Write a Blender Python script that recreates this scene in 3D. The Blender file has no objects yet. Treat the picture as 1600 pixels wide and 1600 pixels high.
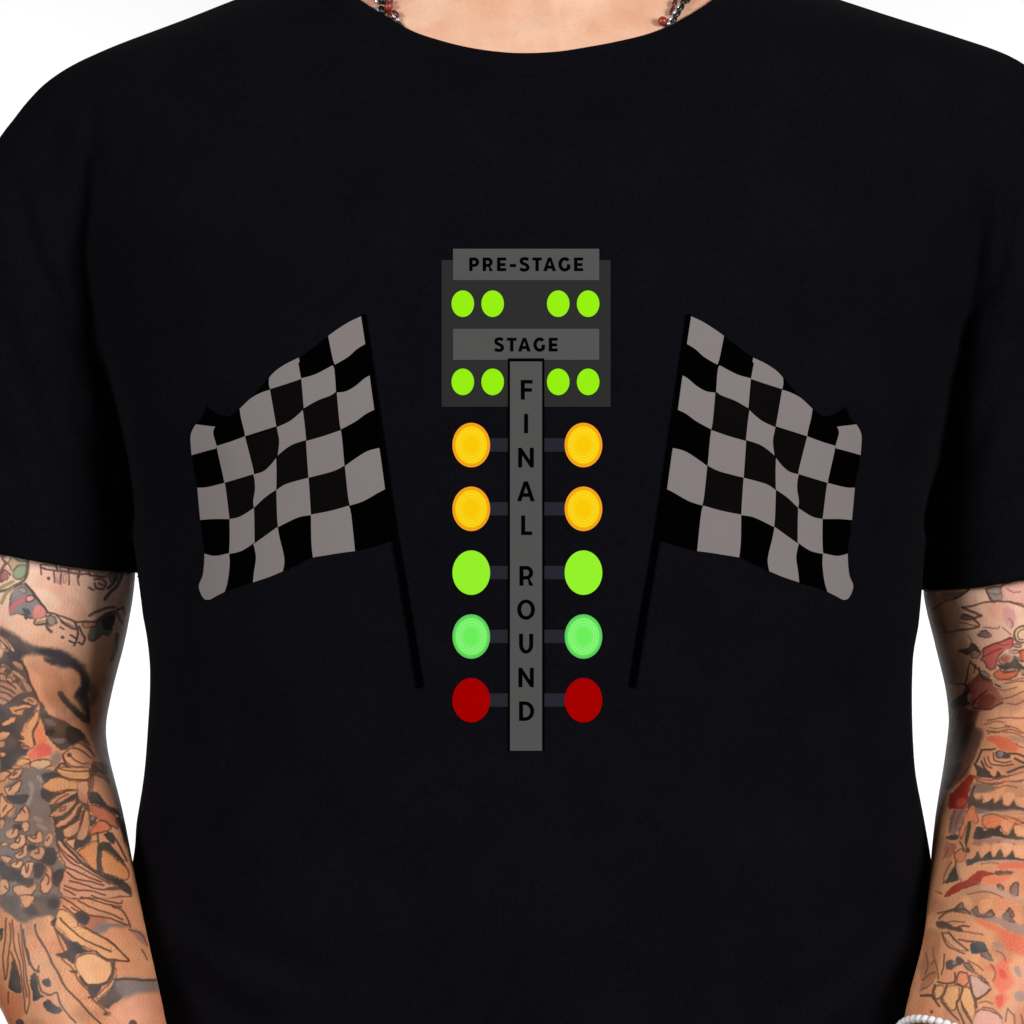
import bpy, bmesh, math, random
import numpy as np
from mathutils import Vector
from mathutils.bvhtree import BVHTree
from mathutils.geometry import tessellate_polygon

random.seed(7)
rng = np.random.default_rng(7)
scene = bpy.context.scene
COL = scene.collection

# ------------------------------------------------------------------ measures
S0 = 0.00035            # metres per photo unit in the plane through the body axis
D = 2.6                 # camera distance from that plane
CX, CZ = -0.0091, 1.30  # camera axis


def world(px, py, Y):
    k = S0 * (1 + Y / D)
    return Vector((CX + (px - 800) * k, Y, CZ - (py - 800) * k))


def apparent(P):
    k = S0 * (1 + P[..., 1] / D)
    return 800 + (P[..., 0] - CX) / k, 800 - (P[..., 2] - CZ) / k


def smoothstep(a, b, x):
    t = np.clip((x - a) / (b - a), 0, 1)
    return t * t * (3 - 2 * t)


def smin(a, b, k):
    h = np.clip(0.5 + 0.5 * (b - a) / k, 0, 1)
    return b * (1 - h) + a * h - k * h * (1 - h)


# ------------------------------------------------------------------ tables
# photo height -> left and right outline of the trunk
TR = np.array([
    (-230, 790, 862), (-150, 700, 952), (-110, 628, 1025), (-70, 545, 1112), (-35, 452, 1212), (0, 359, 1319),
    (33, 281, 1415), (50, 234, 1472), (62, 203, 1512), (78, 160, 1551), (94, 127, 1580), (112, 98, 1602), (141, 72, 1612),
    (172, 66, 1606), (206, 70, 1600), (260, 88, 1580), (330, 112, 1548), (400, 135, 1518), (600, 178, 1474), (800, 206, 1447),
    (900, 217, 1440), (950, 224, 1436), (1000, 228, 1431), (1080, 230, 1428), (1140, 229, 1428), (1200, 227, 1430),
    (1230, 224, 1434), (1270, 218, 1441), (1310, 212, 1448), (1360, 205, 1456), (1450, 195, 1466), (1600, 190, 1470), (1850, 188, 1474)], float)
# photo height -> half depth of the trunk, its centre in depth, roundness exponent
DP = np.array([
    (-230, .030, .020, 2.0), (-150, .048, .020, 2.0), (-70, .066, .016, 2.0), (0, .080, .012, 2.05), (80, .092, .006, 2.1), (200, .104, .002, 2.2),
    (400, .117, 0, 2.35), (650, .124, 0, 2.45), (900, .122, 0, 2.45), (1150, .121, 0, 2.4), (1400, .127, -.002, 2.4),
    (1600, .129, -.003, 2.4), (1850, .127, 0, 2.4)], float)


def table(T, col, y, sig=14.0):
    ys = np.arange(-320, 1960, 4.0)
    v = np.interp(ys, T[:, 0], T[:, col])
    n = int(3 * sig / 4) + 1
    k = np.exp(-0.5 * (np.arange(-n, n + 1) * 4 / sig) ** 2)
    k /= k.sum()
    v = np.convolve(np.pad(v, n, mode='edge'), k, 'valid')
    return np.interp(y, ys, v)


# limb chains: photo x, photo y, depth Y, half width in photo units, depth/width ratio
SLEEVE_L = [(127, 281, .004, 118), (92, 336, .008, 142), (76, 450, .012, 147), (70, 600, .015, 148), (70, 750, .018, 147), (73, 890, .02, 143), (74, 935, .02, 141)]
SLEEVE_R = [(1552, 252, .004, 120), (1573, 330, .008, 140), (1584, 450, .012, 147), (1586, 600, .015, 148), (1584, 750, .018, 147), (1583, 910, .02, 144), (1583, 955, .02, 142)]
ARM_L = [(128, 290, .006, 92), (95, 360, .010, 108), (74, 600, .015, 118), (72, 760, .018, 124), (75, 870, .02, 137), (66, 960, .022, 135), (50, 1040, .026, 131), (36, 1110, .028, 131),
         (31, 1160, .024, 135), (34, 1215, .014, 140), (50, 1300, -.012, 145), (70, 1380, -.040, 141), (100, 1480, -.068, 131), (142, 1595, -.092, 115), (185, 1710, -.118, 95), (205, 1765, -.13, 86)]
ARM_R = [(1545, 280, .006, 92), (1572, 350, .010, 108), (1586, 600, .015, 118), (1585, 780, .018, 124), (1580, 890, .02, 139), (1591, 970, .022, 135), (1606, 1050, .026, 131), (1614, 1120, .028, 131),
         (1615, 1165, .024, 135), (1613, 1225, .014, 141), (1603, 1300, -.012, 143), (1591, 1390, -.040, 140), (1574, 1490, -.068, 133), (1530, 1600, -.092, 117), (1490, 1710, -.118, 97), (1470, 1765, -.13, 88)]


def chain_field(P, chain, ratio):
    best = np.full(P.shape[:-1], 9.0, np.float32)
    pts = [(np.array(world(x, y, Y)), r * S0 * (1 + Y / D)) for x, y, Y, r in chain]
    # finer resampling keeps the tube smooth
    q = []
    n = len(pts)
    for i in range(n - 1):
        p0, p1, p2, p3 = (pts[max(i - 1, 0)], pts[i], pts[i + 1], pts[min(i + 2, n - 1)])
        for t in np.linspace(0, 1, 5)[:-1]:
            def cr(a, b, c, d):
                return 0.5 * (2 * b + (c - a) * t + (2 * a - 5 * b + 4 * c - d) * t * t + (3 * b - a - 3 * c + d) * t ** 3)
            q.append((cr(p0[0], p1[0], p2[0], p3[0]), cr(p0[1], p1[1], p2[1], p3[1])))
    q.append(pts[-1])
    sc = np.array((1, 1 / ratio, 1))
    for (a, ra), (b, rb) in zip(q[:-1], q[1:]):
        lo = np.minimum(a, b) - 0.11
        hi = np.maximum(a, b) + 0.11
        m = tuple(slice(*np.searchsorted(g, (lo[k], hi[k]))) for k, g in enumerate((GX, GY, GZ)))
        A = (a * sc).astype(np.float32)
        ab = ((b - a) * sc).astype(np.float32)
        w = P[m] * sc.astype(np.float32) - A
        if not w.size:
            continue
        t = np.clip((w @ ab) / (ab @ ab), 0, 1)
        d = np.linalg.norm(w - t[..., None] * ab, axis=-1) - (ra + (rb - ra) * t)
        best[m] = np.minimum(best[m], d)
    return best


# ------------------------------------------------------------------ grid
H = 0.003
GX = np.arange(-0.372, 0.372, H, dtype=np.float32)
GY = np.arange(-0.195, 0.165, H, dtype=np.float32)
GZ = np.arange(0.955, 1.715, H, dtype=np.float32)
ORG = np.array((GX[0], GY[0], GZ[0]))
GP = np.stack(np.meshgrid(GX, GY, GZ, indexing='ij'), axis=-1)
APX, APY = apparent(GP)


def trunk_field():
    zpy = 800 - (GZ - CZ) / S0          # outline heights at the body axis
    L = table(TR, 1, zpy)
    R = table(TR, 2, zpy)
    a = ((R - L) / 2 * S0)[None, None, :]
    cx = (CX + ((R + L) / 2 - 800) * S0)[None, None, :]
    b = table(DP, 1, zpy, 40)[None, None, :]
    cy = table(DP, 2, zpy, 40)[None, None, :]
    p = table(DP, 3, zpy, 40)[None, None, :]
    u = np.abs(GP[..., 0] - cx) / a
    v = np.abs(GP[..., 1] - cy) / b
    r = (u ** p + v ** p + 1e-9) ** (1 / p)
    F = (r - 1) * np.minimum(a, b)
    top = GP[..., 2] - (CZ + (800 + 225) * S0)
    F = np.maximum(F, top)
    g = np.gradient(F, H)
    gn = np.sqrt(g[0] ** 2 + g[1] ** 2 + g[2] ** 2)
    return (F / np.maximum(gn, 0.6)).astype(np.float32)


TRUNK = trunk_field()
SLV = np.minimum(chain_field(GP, SLEEVE_L, 1.12), chain_field(GP, SLEEVE_R, 1.12))
ARM = np.minimum(chain_field(GP, ARM_L, 1.05), chain_field(GP, ARM_R, 1.05))


def sample(F, P):
    g = (P - ORG) / H
    g = np.clip(g, 0, np.array(F.shape) - 1.001)
    i = np.floor(g).astype(int)
    f = g - i
    out = 0
    for dx in (0, 1):
        for dy in (0, 1):
            for dz in (0, 1):
                w = np.where(dx, f[:, 0], 1 - f[:, 0]) * np.where(dy, f[:, 1], 1 - f[:, 1]) * np.where(dz, f[:, 2], 1 - f[:, 2])
                out = out + w * F[i[:, 0] + dx, i[:, 1] + dy, i[:, 2] + dz]
    return out


def surface_nets(F):
    ins = F < 0
    c = np.zeros(tuple(n - 1 for n in F.shape), np.int8)
    for dx in (0, 1):
        for dy in (0, 1):
            for dz in (0, 1):
                c += ins[dx:F.shape[0] - 1 + dx, dy:F.shape[1] - 1 + dy, dz:F.shape[2] - 1 + dz]
    act = (c > 0) & (c < 8)
    idx = np.full(act.shape, -1, np.int64)
    cells = np.argwhere(act)
    idx[act] = np.arange(len(cells))
    acc = np.zeros((len(cells), 3))
    cnt = np.zeros(len(cells))
    corners = [(x, y, z) for x in (0, 1) for y in (0, 1) for z in (0, 1)]
    vals = {k: F[cells[:, 0] + k[0], cells[:, 1] + k[1], cells[:, 2] + k[2]] for k in corners}
    for ka in corners:
        for ax in range(3):
            if ka[ax] == 0:
                kb = list(ka)
                kb[ax] = 1
                kb = tuple(kb)
                va, vb = vals[ka], vals[kb]
                m = (va < 0) != (vb < 0)
                t = va[m] / (va[m] - vb[m])
                p = np.tile(np.array(ka, float), (m.sum(), 1))
                p[:, ax] = t
                acc[m] += p
                cnt[m] += 1
    V = ORG + (cells + acc / cnt[:, None]) * H
    quads = []
    for ax in range(3):
        sl0 = [slice(None)] * 3
        sl1 = [slice(None)] * 3
        sl0[ax] = slice(0, -1)
        sl1[ax] = slice(1, None)
        A, B = ins[tuple(sl0)], ins[tuple(sl1)]
        e = np.argwhere(A != B)
        o1, o2 = (ax + 1) % 3, (ax + 2) % 3
        ok = (e[:, o1] > 0) & (e[:, o2] > 0) & (e[:, o1] < F.shape[o1] - 1) & (e[:, o2] < F.shape[o2] - 1)
        e = e[ok]
        flip = A[tuple(e.T)]
        q = []
        for d1, d2 in ((-1, -1), (0, -1), (0, 0), (-1, 0)):
            k = e.copy()
            k[:, o1] += d1
            k[:, o2] += d2
            q.append(idx[tuple(k.T)])
        q = np.stack(q, 1)
        q[~flip] = q[~flip][:, ::-1]
        quads.append(q)
    Q = np.concatenate(quads)
    return V, Q[(Q >= 0).all(1)]


def smooth(V, Q, it, lam=0.5, fixed=None):
    e = np.unique(np.sort(np.concatenate([Q[:, [i, (i + 1) % Q.shape[1]]] for i in range(Q.shape[1])]), axis=1), axis=0)
    deg = np.bincount(e.ravel(), minlength=len(V))[:, None].clip(1)
    for _ in range(it):
        s = np.stack([np.bincount(e[:, 0], V[e[:, 1], k], len(V)) + np.bincount(e[:, 1], V[e[:, 0], k], len(V)) for k in range(3)], 1)
        N = V + lam * (s / deg - V)
        if fixed is not None:
            N[fixed] = V[fixed]
        V = N
    return V


def project(V, F, it=2):
    for _ in range(it):
        h = H
        g = np.stack([sample(F, V + d) - sample(F, V - d) for d in np.eye(3) * h], 1) / (2 * h)
        f = sample(F, V)
        V = V - g * (f / (g * g).sum(1).clip(0.2))[:, None]
    return V


def make_mesh(name, V, faces, mats, smooth_on=True):
    me = bpy.data.meshes.new(name)
    faces = [tuple(int(i) for i in f) for f in faces] if not isinstance(faces, np.ndarray) else faces.tolist()
    me.from_pydata(np.asarray(V).tolist(), [], faces)
    for m in (mats if isinstance(mats, (list, tuple)) else [mats]):
        me.materials.append(m)
    me.update()
    if smooth_on:
        me.polygons.foreach_set('use_smooth', np.ones(len(me.polygons), bool))
    return me


def link(name, me, parent=None, **props):
    o = bpy.data.objects.new(name, me)
    COL.objects.link(o)
    if parent is not None:
        o.parent = parent
    for k, v in props.items():
        o[k] = v
    return o


def catmull(pts, n=6, closed=False):
    p = np.array(pts, float)
    m = len(p)
    if m < 3:
        return p
    out = []
    t = np.linspace(0, 1, n + 1)[:-1, None]
    for i in range(m if closed else m - 1):
        if closed:
            a, b, c, d = p[(i - 1) % m], p[i], p[(i + 1) % m], p[(i + 2) % m]
        else:
            a, b, c, d = p[max(i - 1, 0)], p[i], p[i + 1], p[min(i + 2, m - 1)]
        out.append(0.5 * (2 * b + (c - a) * t + (2 * a - 5 * b + 4 * c - d) * t * t + (3 * b - a - 3 * c + d) * t ** 3))
    out = np.concatenate(out)
    if not closed:
        out = np.vstack([out, p[-1]])
    return out


def lin(c):
    c = np.array(c, float) / 255
    return np.where(c <= 0.04045, c / 12.92, ((c + 0.055) / 1.055) ** 2.4)

# ------------------------------------------------------------------ materials
INKGAIN = 0.695   # the same for the flat print inks
GAIN = 0.79      # photo colour -> surface colour under this lighting


def new_mat(name):
    m = bpy.data.materials.new(name)
    m.use_nodes = True
    nt = m.node_tree
    b = nt.nodes['Principled BSDF']
    return m, nt, b


def flat_mat(name, rgb, rough=0.9, spec=0.0, gain=None, noise=0.05):
    m, nt, b = new_mat(name)
    c = lin(rgb) * (INKGAIN if gain is None else gain)
    tc = nt.nodes.new('ShaderNodeTexCoord')
    nz = nt.nodes.new('ShaderNodeTexNoise')
    nz.inputs['Scale'].default_value = 900
    nz.inputs['Detail'].default_value = 2
    mx = nt.nodes.new('ShaderNodeMix')
    mx.data_type = 'RGBA'
    mx.inputs['A'].default_value = (*(c * (1 - noise)), 1)
    mx.inputs['B'].default_value = (*np.minimum(c * (1 + noise), 1), 1)
    nt.links.new(tc.outputs['Object'], nz.inputs['Vector'])
    nt.links.new(nz.outputs['Fac'], mx.inputs['Factor'])
    nt.links.new(mx.outputs['Result'], b.inputs['Base Color'])
    b.inputs['Roughness'].default_value = rough
    b.inputs['Specular IOR Level'].default_value = spec
    return m


def cloth_mat():
    m, nt, b = new_mat('black_cotton')
    tc = nt.nodes.new('ShaderNodeTexCoord')
    mp = nt.nodes.new('ShaderNodeMapping')
    mp.inputs['Scale'].default_value = (620, 300, 420)
    nz = nt.nodes.new('ShaderNodeTexNoise')
    nz.inputs['Scale'].default_value = 1
    nz.inputs['Detail'].default_value = 3
    n2 = nt.nodes.new('ShaderNodeTexNoise')
    n2.inputs['Scale'].default_value = 26
    n2.inputs['Detail'].default_value = 4
    mx = nt.nodes.new('ShaderNodeMix')
    mx.data_type = 'RGBA'
    mx.inputs['A'].default_value = (.0002, .0002, .0004, 1)
    mx.inputs['B'].default_value = (.0042, .0038, .0062, 1)
    add = nt.nodes.new('ShaderNodeMath')
    add.operation = 'MULTIPLY_ADD'
    add.inputs[1].default_value = .6
    nt.links.new(tc.outputs['Object'], mp.inputs['Vector'])
    nt.links.new(mp.outputs['Vector'], nz.inputs['Vector'])
    nt.links.new(tc.outputs['Object'], n2.inputs['Vector'])
    nt.links.new(nz.outputs['Fac'], add.inputs[0])
    mul = nt.nodes.new('ShaderNodeMath')
    mul.operation = 'MULTIPLY'
    mul.inputs[1].default_value = .4
    nt.links.new(n2.outputs['Fac'], mul.inputs[0])
    nt.links.new(mul.outputs[0], add.inputs[2])
    nt.links.new(add.outputs[0], mx.inputs['Factor'])
    nt.links.new(mx.outputs['Result'], b.inputs['Base Color'])
    bp = nt.nodes.new('ShaderNodeBump')
    bp.inputs['Strength'].default_value = .4
    bp.inputs['Distance'].default_value = .0006
    nt.links.new(nz.outputs['Fac'], bp.inputs['Height'])
    nt.links.new(bp.outputs['Normal'], b.inputs['Normal'])
    b.inputs['Roughness'].default_value = .95
    b.inputs['Specular IOR Level'].default_value = .04
    b.inputs['Sheen Weight'].default_value = .010
    b.inputs['Sheen Roughness'].default_value = .4
    return m


def skin_mat():
    m, nt, b = new_mat('tattooed_skin')
    at = nt.nodes.new('ShaderNodeVertexColor')
    at.layer_name = 'skin'
    tc = nt.nodes.new('ShaderNodeTexCoord')
    prev = at.outputs['Color']
    for scale, detail, amt, tint in ((26, 4, .60, (.84, .62, .50)), (60, 5, .55, (.86, .66, .58)), (160, 4, .45, (1.10, 1.06, 1.02)), (900, 3, .30, (.82, .74, .70))):
        nz = nt.nodes.new('ShaderNodeTexNoise')
        nz.inputs['Scale'].default_value = scale
        nz.inputs['Detail'].default_value = detail
        rp = nt.nodes.new('ShaderNodeMapRange')
        rp.inputs['From Min'].default_value = .42
        rp.inputs['From Max'].default_value = .75
        rp.inputs['To Max'].default_value = amt
        mx = nt.nodes.new('ShaderNodeMix')
        mx.data_type = 'RGBA'
        mx.blend_type = 'MULTIPLY'
        mx.inputs['B'].default_value = (*tint, 1)
        nt.links.new(tc.outputs['Object'], nz.inputs['Vector'])
        nt.links.new(nz.outputs['Fac'], rp.inputs['Value'])
        nt.links.new(rp.outputs['Result'], mx.inputs['Factor'])
        nt.links.new(prev, mx.inputs['A'])
        prev = mx.outputs['Result']
    nt.links.new(prev, b.inputs['Base Color'])
    vz = nt.nodes.new('ShaderNodeTexVoronoi')
    vz.inputs['Scale'].default_value = 1100
    nt.links.new(tc.outputs['Object'], vz.inputs['Vector'])
    bp = nt.nodes.new('ShaderNodeBump')
    bp.inputs['Strength'].default_value = .18
    bp.inputs['Distance'].default_value = .0004
    nt.links.new(vz.outputs['Distance'], bp.inputs['Height'])
    nt.links.new(bp.outputs['Normal'], b.inputs['Normal'])
    b.inputs['Roughness'].default_value = .52
    b.inputs['Specular IOR Level'].default_value = .3
    b.inputs['Subsurface Weight'].default_value = .06
    b.inputs['Subsurface Radius'].default_value = (1.0, .35, .2)
    b.inputs['Subsurface Scale'].default_value = .003
    return m


def lens_mat(name, base, dot, rim_in, rim_out):
    """a printed lamp lens: rim, flat centre and rings of pale dots, drawn on the ellipse's own coordinates"""
    m, nt, b = new_mat(name)
    N, L = nt.nodes, nt.links
    uv = N.new('ShaderNodeUVMap')
    uv.uv_map = 'UVMap'
    sx = N.new('ShaderNodeSeparateXYZ')
    L.new(uv.outputs[0], sx.inputs[0])

    def math_(op, a, c=None):
        n = N.new('ShaderNodeMath')
        n.operation = op
        for i, v in enumerate((a, c)):
            if v is None:
                continue
            if isinstance(v, (int, float)):
                n.inputs[i].default_value = v
            else:
                L.new(v, n.inputs[i])
        return n.outputs[0]
    x, y = sx.outputs[0], sx.outputs[1]
    r = math_('SQRT', math_('ADD', math_('MULTIPLY', x, x), math_('MULTIPLY', y, y)))
    th = math_('ARCTAN2', y, x)
    d1 = math_('SINE', math_('MULTIPLY', th, 36))
    d2 = math_('SINE', math_('MULTIPLY', r, 50))
    dots = math_('MULTIPLY', math_('ADD', math_('MULTIPLY', d1, .5), .5), math_('ADD', math_('MULTIPLY', d2, .5), .5))
    mr = N.new('ShaderNodeMapRange')
    mr.interpolation_type = 'SMOOTHSTEP'
    mr.inputs['From Min'].default_value = .28
    mr.inputs['From Max'].default_value = .62
    L.new(r, mr.inputs['Value'])
    dots = math_('POWER', dots, .8)
    fac = math_('MULTIPLY', math_('ADD', math_('MULTIPLY', dots, 1.25), -.05), mr.outputs[0])

    def mix(f, a, c):
        n = N.new('ShaderNodeMix')
        n.data_type = 'RGBA'
        L.new(f, n.inputs['Factor'])
        for k, v in (('A', a), ('B', c)):
            if isinstance(v, tuple):
                n.inputs[k].default_value = (*np.minimum(lin(v) * INKGAIN, 1), 1)
            else:
                L.new(v, n.inputs[k])
        return n.outputs['Result']
    c = mix(fac, base, dot)
    c = mix(math_('GREATER_THAN', r, .80), c, base)
    c = mix(math_('GREATER_THAN', r, .855), c, rim_in)
    c = mix(math_('GREATER_THAN', r, .93), c, rim_out)
    L.new(c, b.inputs['Base Color'])
    b.inputs['Roughness'].default_value = .9
    b.inputs['Specular IOR Level'].default_value = 0
    return m


M_CLOTH = cloth_mat()
M_SKIN = skin_mat()

# ------------------------------------------------------------------ the person
person = bpy.data.objects.new('person', None)
COL.objects.link(person)
person['label'] = 'person in a black printed t-shirt with tattooed bare arms, shown from neck to hips'
person['category'] = 'person'

# shirt field = trunk + sleeves, with folds
kk = np.interp(APY, (300, 650, 800, 880), (.030, .022, .010, .003)).astype(np.float32)
SHIRT0 = smin(TRUNK, SLV, kk)


def line_dist(px, py, pts):
    c = catmull(pts, 8)
    best = np.full(px.shape, 1e9, np.float32)
    along = np.zeros(px.shape, np.float32)
    n = len(c) - 1
    for i in range(n):
        a, b = c[i], c[i + 1]
        ab = b - a
        t = np.clip(((px - a[0]) * ab[0] + (py - a[1]) * ab[1]) / (ab @ ab + 1e-9), 0, 1)
        d = np.hypot(px - a[0] - t * ab[0], py - a[1] - t * ab[1])
        m = d < best
        best = np.where(m, d, best)
        along = np.where(m, (i + t) / n, along)
    return best, along


# (points, half width, depth in mm: + groove, - ridge)
FOLDS = [
    ([(540, 25), (600, 62), (660, 90), (740, 113), (822, 121), (900, 115), (980, 99), (1050, 72), (1110, 30)], 5, 1.5),
    ([(-60, 806), (0, 822), (50, 832), (100, 840), (150, 846), (195, 850)], 5, 1.0), ([(1450, 877), (1500, 875), (1547, 870), (1600, 862), (1670, 847)], 5, 1.0),
    ([(330, 1000), (420, 1180), (560, 1330), (720, 1420)], 60, 1.5), ([(1330, 1000), (1260, 1180), (1150, 1320)], 55, 1.5), ([(300, 420), (420, 330), (560, 250)], 60, 1.2), ([(1380, 420), (1250, 320), (1110, 240)], 60, 1.2),
    ([(250, 640), (300, 560), (380, 480)], 36, 1.4), ([(1440, 640), (1380, 560), (1300, 470)], 36, 1.4), ([(240, 820), (290, 760), (360, 720)], 30, 1.2),
    ([(138, 150), (147, 230), (143, 300), (132, 400), (138, 470), (160, 570), (183, 680), (200, 780), (208, 830)], 15, 5.5),
    ([(100, 190), (78, 240), (60, 330)], 16, 1.2), ([(20, 260), (40, 330), (60, 420), (95, 490), (130, 540), (160, 620)], 15, 3.0),
    ([(45, 300), (75, 390), (110, 450), (140, 500)], 13, -1.8), ([(0, 470), (25, 560), (60, 680), (100, 770), (140, 830)], 18, 2.6),
    ([(30, 470), (70, 590), (110, 690), (160, 790)], 20, -1.6), ([(-10, 640), (20, 740), (60, 820)], 17, 1.3),
    ([(1545, 210), (1538, 330), (1528, 420), (1508, 520), (1500, 580), (1488, 680), (1472, 750), (1456, 810), (1450, 840)], 14, 5.0),
    ([(1590, 270), (1572, 360), (1555, 430), (1525, 500)], 12, 3.0), ([(1600, 380), (1580, 450), (1560, 540), (1540, 620)], 12, -1.6),
    ([(1600, 470), (1570, 580), (1530, 680), (1490, 770)], 16, 1.8), ([(1620, 600), (1580, 720), (1540, 800)], 18, 1.2),
    ([(1480, 560), (1478, 640), (1460, 720)], 13, 1.6),
    ([(240, 960), (262, 1100), (290, 1240), (340, 1360)], 40, 2.2), ([(228, 1290), (262, 1400), (330, 1470), (430, 1510), (560, 1530)], 34, 4.0),
    ([(240, 1370), (300, 1470), (400, 1530), (520, 1560)], 28, -2.5), ([(270, 1480), (340, 1560), (430, 1610)], 26, 3.2), ([(250, 1540), (330, 1620), (420, 1660)], 26, 2.0),
    ([(1420, 1330), (1400, 1430), (1350, 1510), (1270, 1570), (1180, 1610)], 28, 3.2), ([(1430, 1420), (1390, 1500), (1330, 1560), (1240, 1620)], 24, -2.2),
    ([(1420, 1500), (1370, 1570), (1300, 1630)], 24, 2.8), ([(1310, 1590), (1270, 1580), (1230, 1590), (1200, 1620)], 16, -1.6),
    ([(1415, 980), (1400, 1120), (1380, 1260)], 36, 1.8), ([(1130, 1180), (1120, 1350), (1125, 1560)], 60, 1.6), ([(1240, 1150), (1230, 1350), (1225, 1560)], 50, -1.4),
    ([(480, 1180), (490, 1350), (510, 1560)], 70, 1.4), ([(700, 1240), (705, 1420), (700, 1600)], 70, -1.2),
]
fold = np.zeros(SHIRT0.shape, np.float32)
front = GP[..., 1] < 0.03
near = np.abs(SHIRT0) < 0.014
msk = front & near
fx, fy = APX[msk], APY[msk]
acc = np.zeros(fx.shape, np.float32)
for pts, wd, dp in FOLDS:
    pa = np.array(pts, float)
    lo, hi = pa.min(0) - wd * 3, pa.max(0) + wd * 3
    w = np.where((fx > lo[0]) & (fx < hi[0]) & (fy > lo[1]) & (fy < hi[1]))[0]
    d, al = line_dist(fx[w], fy[w], pts)
    taper = np.clip(np.minimum(al, 1 - al) * 5, 0, 1)
    acc[w] += dp * 0.0013 * np.exp(-(d / wd) ** 2) * taper
# faint drape everywhere on the cloth
acc += 0.0005 * np.sin(fx * .013 + 1.3 * np.sin(fy * .006)) * smoothstep(900, 1500, fy)
acc += 0.0004 * np.sin(fx * .031 + fy * .012) * smoothstep(1000, 1500, fy)
fold[msk] = acc
fold *= smoothstep(0.03, -0.01, GP[..., 1])
SHIRT = SHIRT0 + fold

V, Q = surface_nets(SHIRT)
V = project(V, SHIRT, 2)
V = smooth(V, Q, 3)

NECK = np.array([(380, -260), (440, -130), (480, -78), (520, -35), (563, 0), (580, 10), (600, 22), (625, 38), (650, 51), (700, 66), (730, 73), (760, 78), (800, 82), (840, 82),
                 (880, 79), (950, 67), (1000, 56), (1020, 50), (1050, 38), (1075, 24), (1100, 8), (1115, -2), (1150, -32), (1190, -74), (1230, -130), (1290, -260)], float)


_nx = np.arange(380, 1291, 3.0)
_ny = np.interp(_nx, NECK[:, 0], NECK[:, 1])
_kw = np.exp(-.5 * (np.arange(-10, 11) * 3 / 11.0) ** 2)
_ny = np.convolve(np.pad(_ny, 10, mode='edge'), _kw / _kw.sum(), 'valid') + .8
NECK = np.stack([_nx, _ny], 1)


def neck_line(px, Y):
    return np.interp(px, NECK[:, 0], NECK[:, 1]) - np.clip(Y - .01, 0, 1) * 1300


HEM_L = np.array([(-120, 838), (-80, 850), (0, 866), (50, 876), (100, 884.5), (150, 890.5), (206, 894.5), (240, 896)], float)
HEM_R = np.array([(1410, 922), (1440, 922), (1480, 921), (1525, 918.5), (1547, 915), (1600, 906.5), (1680, 890), (1760, 868)], float)


def shirt_keep(V):
    px, py = apparent(V)
    f = py - neck_line(px, V[:, 1])
    f = np.where(py > 260, 999, f)
    slv = sample(SLV, V) < sample(TRUNK, V) + .0005
    hem = np.where(px < 800, np.interp(px, HEM_L[:, 0], HEM_L[:, 1]), np.interp(px, HEM_R[:, 0], HEM_R[:, 1]))
    f = np.minimum(f, np.where(slv & (py > 700), hem - py, 999))
    f = np.minimum(f, 1740 - py)
    return f


def clip(V, Q, f):
    """cut a quad mesh along f = 0, keeping f > 0"""
    keep = f > 0
    fk = keep[Q]
    full = fk.all(1)
    out = [tuple(q) for q in Q[full].tolist()]
    V = V.tolist()
    cache = {}

    def cross(a, b):
        k = (min(a, b), max(a, b))
        if k not in cache:
            if abs(f[a]) > 500 or abs(f[b]) > 500:
                t = 0.5
            else:
                t = f[a] / (f[a] - f[b])
            cache[k] = len(V)
            V.append([V[a][i] + (V[b][i] - V[a][i]) * t for i in range(3)])
        return cache[k]
    for q in Q[fk.any(1) & ~full].tolist():
        poly = []
        for i in range(4):
            a, b = q[i], q[(i + 1) % 4]
            if keep[a]:
                poly.append(a)
            if keep[a] != keep[b]:
                poly.append(cross(a, b))
        if len(poly) >= 3:
            out.append(tuple(poly))
    used = sorted({i for p in out for i in p})
    mp = {o: n for n, o in enumerate(used)}
    return np.array([V[i] for i in used]), [tuple(mp[i] for i in p) for p in out]


SV, SF = clip(V, Q, shirt_keep(V))
me = make_mesh('t_shirt', SV, SF, M_CLOTH)
t_shirt = link('t_shirt', me, person)
t_shirt['label'] = 'plain black crew neck t-shirt with a drag race starting light print'
sol = t_shirt.modifiers.new('cloth_thickness', 'SOLIDIFY')
sol.thickness = 0.0011
sol.offset = -1
SHIRT_BVH = BVHTree.FromPolygons(SV.tolist(), SF)
CAM = Vector((CX, -D, CZ))


def on_shirt(px, py, off):
    d = (world(px, py, 0) - CAM).normalized()
    h = SHIRT_BVH.ray_cast(CAM, d)
    if h[0] is None:
        return None
    n = h[1]
    if n.dot(d) > 0:
        n = -n
    return h[0] + n * off


# body: trunk a little inside the cloth, neck, arms
inset = (.0022 + .010 * smoothstep(110, 260, APY) + .004 * smoothstep(.02, .06, GP[..., 1])).astype(np.float32)
NECKF = chain_field(GP, [(824, 120, .030, 150), (824, -60, .022, 165), (824, -200, .012, 170), (824, -330, .004, 172)], 1.05)
BODY = smin(TRUNK + inset, NECKF, .03)
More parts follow.
